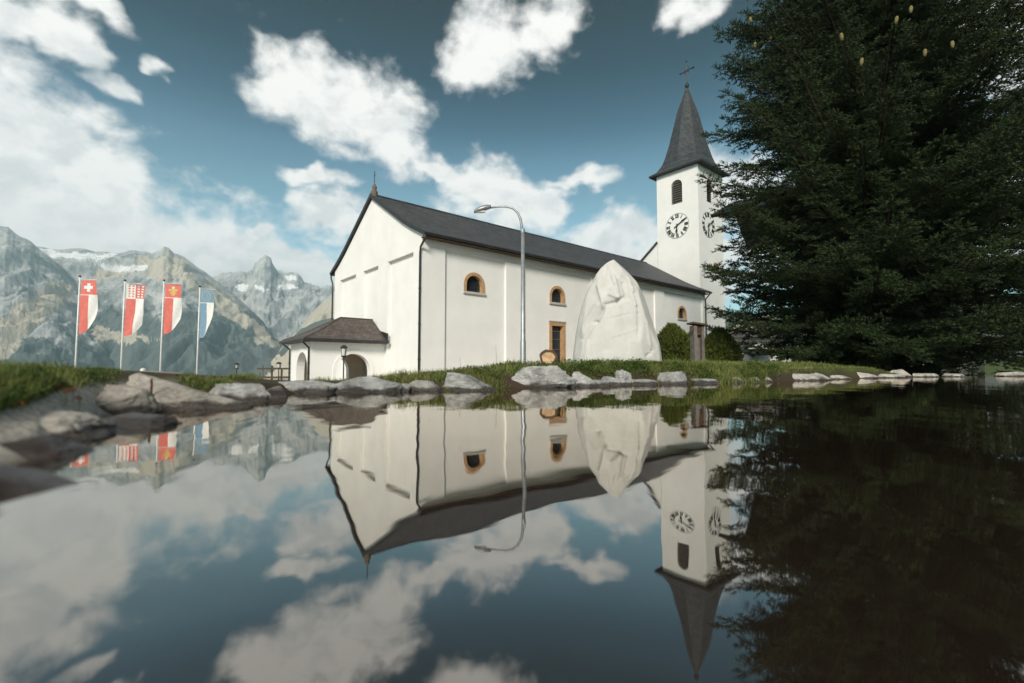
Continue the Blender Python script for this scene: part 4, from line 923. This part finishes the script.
hb = [herb_band(420, 830, .28, 1.6, 16000, .035, 41, (.03, .11), .05), herb_band(690, 780, .08, .7, 6000, .035, 42, (.02, .10), -.2), herb_band(-150, 122, .9, 1.9, 17000, .016, 43, (.015, .06), -.25), herb_band(376, 480, .35, 1.3, 3500, .025, 44, (.02, .08), .05),
      herb_band(560, 700, .06, .9, 6000, .03, 45, (.02, .1), -.1), herb_band(176, 250, .55, 1.3, 2500, .016, 46, (.01, .05), -.2)]
joinb('ground_herbs', hb, HERB, 'low leafy herbs and moss among the grass on the pond bank', 'plants')
# dry brown flower heads at the left, and tall thin stalks
for i, (px, py, Y) in enumerate([(58, 386, 2.05), (66, 391, 2.0), (73, 390, 2.1), (27, 391, 1.9), (22, 408, 1.7), (79, 398, 2.05)]):
    P = at(px, py, Y); z0 = float(ground_z(P[0], Y)); rt = empty('dry_flower', (P[0], Y, z0))
    tag(rt, ['tallest rust-brown dry flower head above the pale tan slab', 'rust-brown dry flower head just below the tallest one', 'rust-brown dry flower head right of the tallest one', 'rust-brown dry flower head in the grass at far left', 'low rust-brown dry flower head over the pale flat rock', 'small rust-brown dry flower head closest to the water'][i], 'flower', 'dry flower heads at the left')
    hgt_ = max(.03, P[2]-z0); mb = MB(); mb.tube([(0, 0, -.02), (.004, 0, hgt_*.6), (0, 0, hgt_)], .0016, 5); mb.build('stem', pmat('dry_stalk', (.30, .24, .12), .9, .2, 40, 0), rt)
    r_ = np.random.default_rng(60+i); n = 60; P_ = rand_dir(n, r_)*r_.uniform(.3, 1, (n, 1))*np.array([.013, .013, .011])+np.array([0, 0, hgt_]); V, F = leaves(P_, rand_dir(n, r_), rand_dir(n, r_), np.full(n, .008), np.full(n, .0028)); bulk('flower_head', V, F, pmat('dry_petals', (.30, .13, .05), .9, .3, 60, 0), rt)
for i, (px, py, Y, la) in enumerate([(496, 345, 6.4, 'tall thin dry stalk left of the street lamp'), (460, 357, 5.9, 'short thin dry stalk above the flat-topped slab')]):
    P = at(px, py, Y); z0 = float(ground_z(P[0], Y)); mb = MB(); H = P[2]-z0; mb.tube([(0, 0, -.02), (.006, 0, H*.5), (-.004, 0, H)], [.003, .0025, .0015], 5); tag(mb.build('dry_stalk', pmat('dry_stalk', (.30, .24, .12)), None, loc=(P[0], Y, z0)), la, 'stalk', 'dry stalks on the bank')

r_ = np.random.default_rng(91); n = 420; px_ = r_.uniform(120, 1020, n); a_ = np.arctan((px_-512)/FPX); r1 = shore(a_)*(1-r_.uniform(0, 1, n)**2.2*.75)-.03
P_ = np.stack([r1*np.sin(a_), r1*np.cos(a_), np.full(n, .0025)], -1); q_ = r_.uniform(0, 6.28, n); sz = r_.uniform(.004, .013, n)
V, F = leaves(P_, np.tile([0, 0, 1.], (n, 1)), np.stack([np.cos(q_), np.sin(q_), np.full(n, .12)], -1), sz, sz*r_.uniform(.08, .3, n))
fd = bulk('floating_needles', V, F, pmat('dead_leaf_bits', (.22, .17, .10), .8, .4, 60, 0)); tag(fd, 'tiny dead needles and leaf bits floating on the pond', 'litter', kind='stuff')

# ------------------------------------------------------------ spruces
def make_spruce(H=25., seed=3):
    r_ = np.random.default_rng(seed); root = empty('spruce_tree')
    mb = MB(); mb.tube([(0, 0, -.3), (0, 0, 1), (.05, 0, 6), (0, .05, 14), (0, 0, H)], [.42, .36, .29, .18, .02], 12); mb.build('trunk', BARK, root, True)
    limbs = MB(); SP = []; SD = []; SL = []; SH = []
    z = .75
    while z < H-.6:
        f = z/H; dens = 1. if z < 14 else .55
        R0 = 5.35*(1-f)**.45*(1-.44*math.exp(-(z/1.9)**2))
        nb = 6 if z < 14 else 5; a0 = r_.uniform(0, 6.28)
        for k in range(nb):
            a = a0+2*math.pi*k/nb+r_.normal()*.22; L = R0*r_.uniform(.80, 1.08); zz = z+r_.uniform(-.22, .22)
            rise = .12+.5*f+r_.normal()*.10; droop = (.42-.3*f)*L*.5
            def pt(t): 
                t = np.asarray(t); return np.stack([np.cos(a)*L*t, np.sin(a)*L*t, zz+L*rise*t-droop*t**1.6*1.7+.50*L*.5*t**3.0], -1)
            tv = np.linspace(0, 1, 7); limbs.tube(pt(tv), list(np.linspace(.055, .008, 7)*(L/4)), 4, False)
            dirh = np.array([math.cos(a), math.sin(a), 0]); sdh = np.array([-math.sin(a), math.cos(a), 0])
            s_ = .16*L/4.9
            t0 = .08
            m_ = int((1-t0)*L/(.145/dens)); ts = t0+(1-t0)*(np.arange(m_)+.5)/m_
            for t in ts:
                base = pt(t); 
                for sg in (-1, 1):
                    bl = (.28+.40*(1-t)*L*.62)*r_.uniform(.65, 1.15); bl = min(bl, 1.5)
                    ang = r_.uniform(.75, 1.1); dv = dirh*math.cos(ang)+sdh*sg*math.sin(ang)+np.array([0, 0, r_.normal(-.12, .28)])
                    ns_ = max(2, int(bl/.12*dens)); q = (np.arange(ns_)+.6)/ns_
                    pb = base+np.outer(q*bl, dv)+np.outer(-.16*q**1.5*bl+.10*q**3*bl, [0, 0, 1.])
                    pass
                    n = len(pb)
                    for sg2 in (-1, 1):
                        pd = np.cross(dv, [0, 0, 1.])*sg2
                        aa = r_.uniform(.45, .95, n)[:, None]; dd_ = dv*np.cos(aa)+pd*np.sin(aa)+np.array([0, 0, 1.])*r_.normal(.26, .34, n)[:, None]
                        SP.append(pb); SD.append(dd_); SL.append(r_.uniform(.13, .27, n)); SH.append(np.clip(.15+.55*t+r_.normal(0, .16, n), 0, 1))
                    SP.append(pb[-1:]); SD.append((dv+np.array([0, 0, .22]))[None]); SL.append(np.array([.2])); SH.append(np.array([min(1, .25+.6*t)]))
            SP.append(pt(np.array([1.]))); SD.append((dirh+np.array([0, 0, .5]))[None]); SL.append(np.array([.26])); SH.append(np.array([.8]))
        z += .25 if z < 13 else .55
    limbs.build('branches', BARK, root)
    P = np.concatenate(SP); D = np.concatenate(SD); L = np.concatenate(SL); Sh = np.concatenate(SH)
    D /= np.linalg.norm(D, axis=1, keepdims=True); n = len(P)
    X_ = np.cross(D, rand_dir(n, r_)); X_ /= np.linalg.norm(X_, axis=1, keepdims=True); Y_ = np.cross(D, X_)
    Vs = []; Ss = []
    for j in range(8):                       # flat needles bunched round each shoot
        q = (j+.2)/8*.85; a = j*2.4; rad = X_*math.cos(a)+Y_*math.sin(a); tg_ = -X_*math.sin(a)+Y_*math.cos(a)
        b = P+D*(L*q)[:, None]; ln = (.082*(1.15-.5*q))*r_.uniform(.8, 1.2, n)[:, None]; w_ = .0145
        tip = b+(rad*.72+D*.72)*ln; Vs.append(np.stack([b-tg_*w_-D*.008, b+tg_*w_+D*.008, tip], 1)); Ss.append(np.repeat(Sh[:, None], 3, 1))
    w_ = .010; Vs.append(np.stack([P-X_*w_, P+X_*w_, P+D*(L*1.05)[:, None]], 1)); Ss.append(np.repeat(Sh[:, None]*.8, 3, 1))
    V = np.concatenate([v_.reshape(-1, 3) for v_ in Vs]); s_ = np.concatenate([v_.reshape(-1) for v_ in Ss])
    print('spruce shoots', n, 'tris', len(V)//3)
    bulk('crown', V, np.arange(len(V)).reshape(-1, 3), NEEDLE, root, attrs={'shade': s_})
    return root
TY = 17.2; tx = at(876, 360, TY)[0]
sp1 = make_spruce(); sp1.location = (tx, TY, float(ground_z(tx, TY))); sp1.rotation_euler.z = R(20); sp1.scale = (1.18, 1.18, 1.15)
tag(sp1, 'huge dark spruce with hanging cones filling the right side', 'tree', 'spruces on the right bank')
sp2 = copy_tree(sp1); x2 = at(1172, 360, 17.5)[0]; sp2.location = (x2, 17.5, float(ground_z(x2, 17.5))); sp2.rotation_euler.z = R(140); sp2.scale = (1.12, 1.12, 1.0)
tag(sp2, 'second dark spruce whose branches reach in at the right edge', 'tree', 'spruces on the right bank')
cone_me = None
for (px, py) in [(750, 17), (755, 42), (841, 33), (862, 58), (771, 36), (952, 41), (925, 49), (911, 6), (897, 16)]:
    R_ = 3.7; Yc = TY-4.3 if px > 790 else TY-1.2
    P = at(px, py, Yc); mb = MB() if cone_me is None else None
    if mb is not None:
        mb.lathe([(.006, 0), (.028, -.012), (.040, -.05), (.040, -.11), (.028, -.17), (.008, -.20)], 10); o = mb.build('cone', CONE, sp1, True); cone_me = o.data
    else: o = link(bpy.data.objects.new('cone', cone_me), sp1)
    loc = sp1.rotation_euler.to_matrix().inverted() @ (Vector(P)-sp1.location); o.location = (loc[0]/1.18, loc[1]/1.18, loc[2]/1.15); o.rotation_euler = (random.uniform(-.2, .2), random.uniform(-.2, .2), 0)

# ------------------------------------------------------------ mountains
def mountain_mat():
    m, G, p, o = new_mat('mountain_rock')
    pos = G.n('ShaderNodeNewGeometry').outputs['Position']
    a = G.n('ShaderNodeAttribute', attribute_name='cover').outputs['Color']; sp = G.n('ShaderNodeSeparateColor'); G.put(sp.inputs[0], a)
    n = G.noise(pos, .012, 8, .68, .6); n2 = G.noise(pos, .045, 8, .75)
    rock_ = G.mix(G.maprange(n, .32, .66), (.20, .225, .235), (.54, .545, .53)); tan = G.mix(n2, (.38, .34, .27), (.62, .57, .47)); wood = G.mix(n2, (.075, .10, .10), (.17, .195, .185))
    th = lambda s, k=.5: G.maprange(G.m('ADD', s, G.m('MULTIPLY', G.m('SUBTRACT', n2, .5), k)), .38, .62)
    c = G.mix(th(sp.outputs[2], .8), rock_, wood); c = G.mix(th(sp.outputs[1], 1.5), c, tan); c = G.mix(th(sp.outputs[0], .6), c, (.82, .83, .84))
    G.put(p.inputs['Base Color'], c); p.inputs['Roughness'].default_value = .95; p.inputs['Specular IOR Level'].default_value = .05
    b = G.n('ShaderNodeBump'); b.inputs['Strength'].default_value = .7; b.inputs['Distance'].default_value = 22; G.put(b.inputs['Height'], G.m('ADD', n, G.m('MULTIPLY', n2, .35))); G.put(p.inputs['Normal'], b.outputs[0]); return m
MM = mountain_mat()
def in_poly(px, py, poly):
    ins = np.zeros(px.shape, bool); j = len(poly)-1
    for i in range(len(poly)):
        xi, yi = poly[i]; xj, yj = poly[j]; c = ((yi > py) != (yj > py)) & (px < (xj-xi)*(py-yi)/(yj-yi+1e-9)+xi); ins ^= c; j = i
    return ins
def mountain(ridge, D, front, zbase, seed, amp, jag, snow=(), tan=(), wood_y=330, nc=460, nr_=200, power=1.15):
    rx = np.array([q[0] for q in ridge], float); ryy = np.array([q[1] for q in ridge], float)
    px = np.linspace(rx[0], rx[-1], nc); py = np.interp(px, rx, ryy)
    py = py+jag*fbm(np.stack([px*.09, px*0, px*0+seed], -1), 5, gain=.6, s=seed)
    zr = EYE+D*(368-py)/FPX; dx = (px-512)/FPX
    t = np.r_[np.linspace(-.35, -.02, 16), np.linspace(0, 1, nr_)**1.15]
    Tg, C = np.meshgrid(t, np.arange(nc), indexing='ij'); zr2 = zr[C]
    Yy = D*(1-front*Tg); Xx = dx[C]*Yy
    tf = np.abs(Tg); z = zbase+(zr2-zbase)*np.where(Tg >= 0, (1-np.clip(tf, 0, 1))**power, 1-1.3*tf)
    w_ = sstep(0, .18, tf)*sstep(1.05, .75, tf)
    Q = np.stack([Xx/D*13, Yy/D*5, np.full(Xx.shape, seed*3.1)], -1)
    gully = fbm(Q+.35*fbm(Q*1.4+5, 3, s=seed+9)[..., None], 6, gain=.55, s=seed, ridged=True)
    z = z+w_*amp*.9*gully*D+.22*amp*D*fbm(Q*5, 4, s=seed+31)*sstep(.0, .08, tf)
    V = np.stack([Xx, Yy, z], -1); PX, PY = project(V)
    wob = 11*fbm(np.stack([PX*.07, PY*.07, PX*0], -1), 6, gain=.65, s=seed+77); wob2 = 11*fbm(np.stack([PX*.07, PY*.07, PX*0+9], -1), 6, gain=.65, s=seed+78)
    sn = np.zeros(PX.shape); tn = np.zeros(PX.shape)
    for poly in snow: sn = np.maximum(sn, in_poly(PX+wob*.5, PY+wob2*.5, poly)*1.)
    for poly in tan: tn = np.maximum(tn, in_poly(PX+wob, PY+wob2, poly)*.8)  # tan marks scree and also paints in the flanks' sunlit beige
    wd = sstep(wood_y-25, wood_y+15, PY+wob*2)*.75
    o = bulk('mountain', V.reshape(-1, 3), grid_faces(len(t), nc), MM, smooth=True, attrs={'cover': np.stack([sn, tn, wd], -1).reshape(-1, 3)})
    return tag(o, kind='structure')
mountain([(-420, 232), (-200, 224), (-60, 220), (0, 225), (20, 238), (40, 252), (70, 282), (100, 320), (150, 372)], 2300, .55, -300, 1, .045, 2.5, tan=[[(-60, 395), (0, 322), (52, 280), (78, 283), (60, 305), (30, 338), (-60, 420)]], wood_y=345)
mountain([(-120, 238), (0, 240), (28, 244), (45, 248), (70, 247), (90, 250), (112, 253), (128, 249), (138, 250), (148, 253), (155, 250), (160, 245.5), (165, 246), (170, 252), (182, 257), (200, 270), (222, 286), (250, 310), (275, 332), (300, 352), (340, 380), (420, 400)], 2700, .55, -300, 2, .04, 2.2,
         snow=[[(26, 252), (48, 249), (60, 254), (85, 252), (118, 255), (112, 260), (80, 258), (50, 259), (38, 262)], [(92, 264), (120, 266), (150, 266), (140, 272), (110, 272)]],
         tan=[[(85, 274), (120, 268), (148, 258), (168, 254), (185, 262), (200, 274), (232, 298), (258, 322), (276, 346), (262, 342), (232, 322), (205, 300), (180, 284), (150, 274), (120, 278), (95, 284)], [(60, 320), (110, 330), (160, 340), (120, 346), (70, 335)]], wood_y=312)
mountain([(120, 300), (190, 292), (212, 276), (232, 272), (246, 270), (250, 269), (252, 262), (255, 261), (257, 257), (260, 256.5), (262, 254.5), (265, 257), (268, 258), (270, 265), (274, 269), (288, 271), (297, 272), (304, 281), (318, 287), (335, 283), (380, 270), (440, 282), (520, 300)], 3050, .3, -300, 3, .05, 4.5,
         snow=[[(234, 288), (243, 282), (252, 286), (248, 290)], [(256, 287), (268, 288), (266, 292), (258, 291)], [(278, 284), (290, 282), (298, 287), (284, 289)], [(286, 274), (294, 273), (296, 279), (288, 279)]], wood_y=345)
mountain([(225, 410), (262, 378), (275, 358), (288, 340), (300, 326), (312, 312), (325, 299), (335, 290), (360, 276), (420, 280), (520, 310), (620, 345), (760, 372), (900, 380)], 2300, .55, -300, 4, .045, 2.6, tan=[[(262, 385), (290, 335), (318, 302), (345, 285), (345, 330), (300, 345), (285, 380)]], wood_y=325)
# wooded knoll behind the porch and hillside behind the houses
def hill(ridge, D, seed, zb, front=.45):
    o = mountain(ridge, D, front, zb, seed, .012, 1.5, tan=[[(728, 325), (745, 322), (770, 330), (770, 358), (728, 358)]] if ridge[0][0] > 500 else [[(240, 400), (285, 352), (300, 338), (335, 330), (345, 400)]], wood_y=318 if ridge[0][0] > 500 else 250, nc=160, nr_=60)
    o.name = 'hill'; return o
h1_ = hill([(262, 372), (285, 345), (300, 330), (315, 322), (330, 318), (350, 320), (400, 345), (440, 375)], 900, 5, -200)
h2_ = hill([(640, 372), (690, 335), (725, 318), (745, 316), (790, 312), (860, 300), (960, 290), (1060, 300), (1200, 340)], 260, 6, -6, .5)
# conifer wood on the hillside
r_ = np.random.default_rng(5); Vs = []; Ts = []; Ss = []; o_ = 0
hv = np.array([v_.co[:] for v_ in h2_.data.vertices]); hp = project(hv); sel = np.where((hp[0] > 715) & (hp[0] < 900) & (hv[:, 1] < 262) & (hv[:, 1] > 190))[0]
for i in r_.choice(sel, 260, replace=False):
    b = hv[i]+np.array([r_.normal()*1.5, r_.normal()*1.5, -.3]); H = r_.uniform(3.5, 7.5); n = 44
    t = r_.uniform(.08, 1, n); q = r_.uniform(0, 6.28, n); rad = H*.24*(1-t)+.1
    P = np.stack([b[0]+rad*.4*np.cos(q), b[1]+rad*.4*np.sin(q), b[2]+t*H], -1); U_ = np.stack([np.cos(q), np.sin(q), np.full(n, -.35)], -1)
    V, F = leaves(P, rand_dir(n, r_)*.4+np.array([0, 0, 1.]), U_, rad+.25, np.full(n, .3)); Vs.append(V); Ts.append(F+o_); o_ += len(V); Ss.append(np.repeat(r_.uniform(.1, .8, n), 4))
wd_ = bulk('conifer_wood', np.concatenate(Vs), np.concatenate(Ts), leaf_mat('far_conifers', (.02, .035, .016), (.05, .07, .03), trans=0), attrs={'shade': np.concatenate(Ss)})
tag(wd_, 'mass of small conifers on the hillside beyond the houses', 'wood', kind='stuff')

# ------------------------------------------------------------ haze in the valley air
mb = MB(); mb.box((-6800, -6400, -420), (6800, 7600, 765)); hz = mb.build('haze', bpy.data.materials.new('valley_haze'))
hm = hz.data.materials[0]; hm.use_nodes = True; t = hm.node_tree; t.nodes.clear()
pv = t.nodes.new('ShaderNodeVolumePrincipled'); ou = t.nodes.new('ShaderNodeOutputMaterial'); t.links.new(pv.outputs[0], ou.inputs['Volume'])
pv.inputs['Color'].default_value = (.55, .82, .92, 1); pv.inputs['Density'].default_value = 1.8e-4; pv.inputs['Anisotropy'].default_value = .1
tag(hz, 'pale valley haze in front of the mountains', 'haze', kind='stuff')
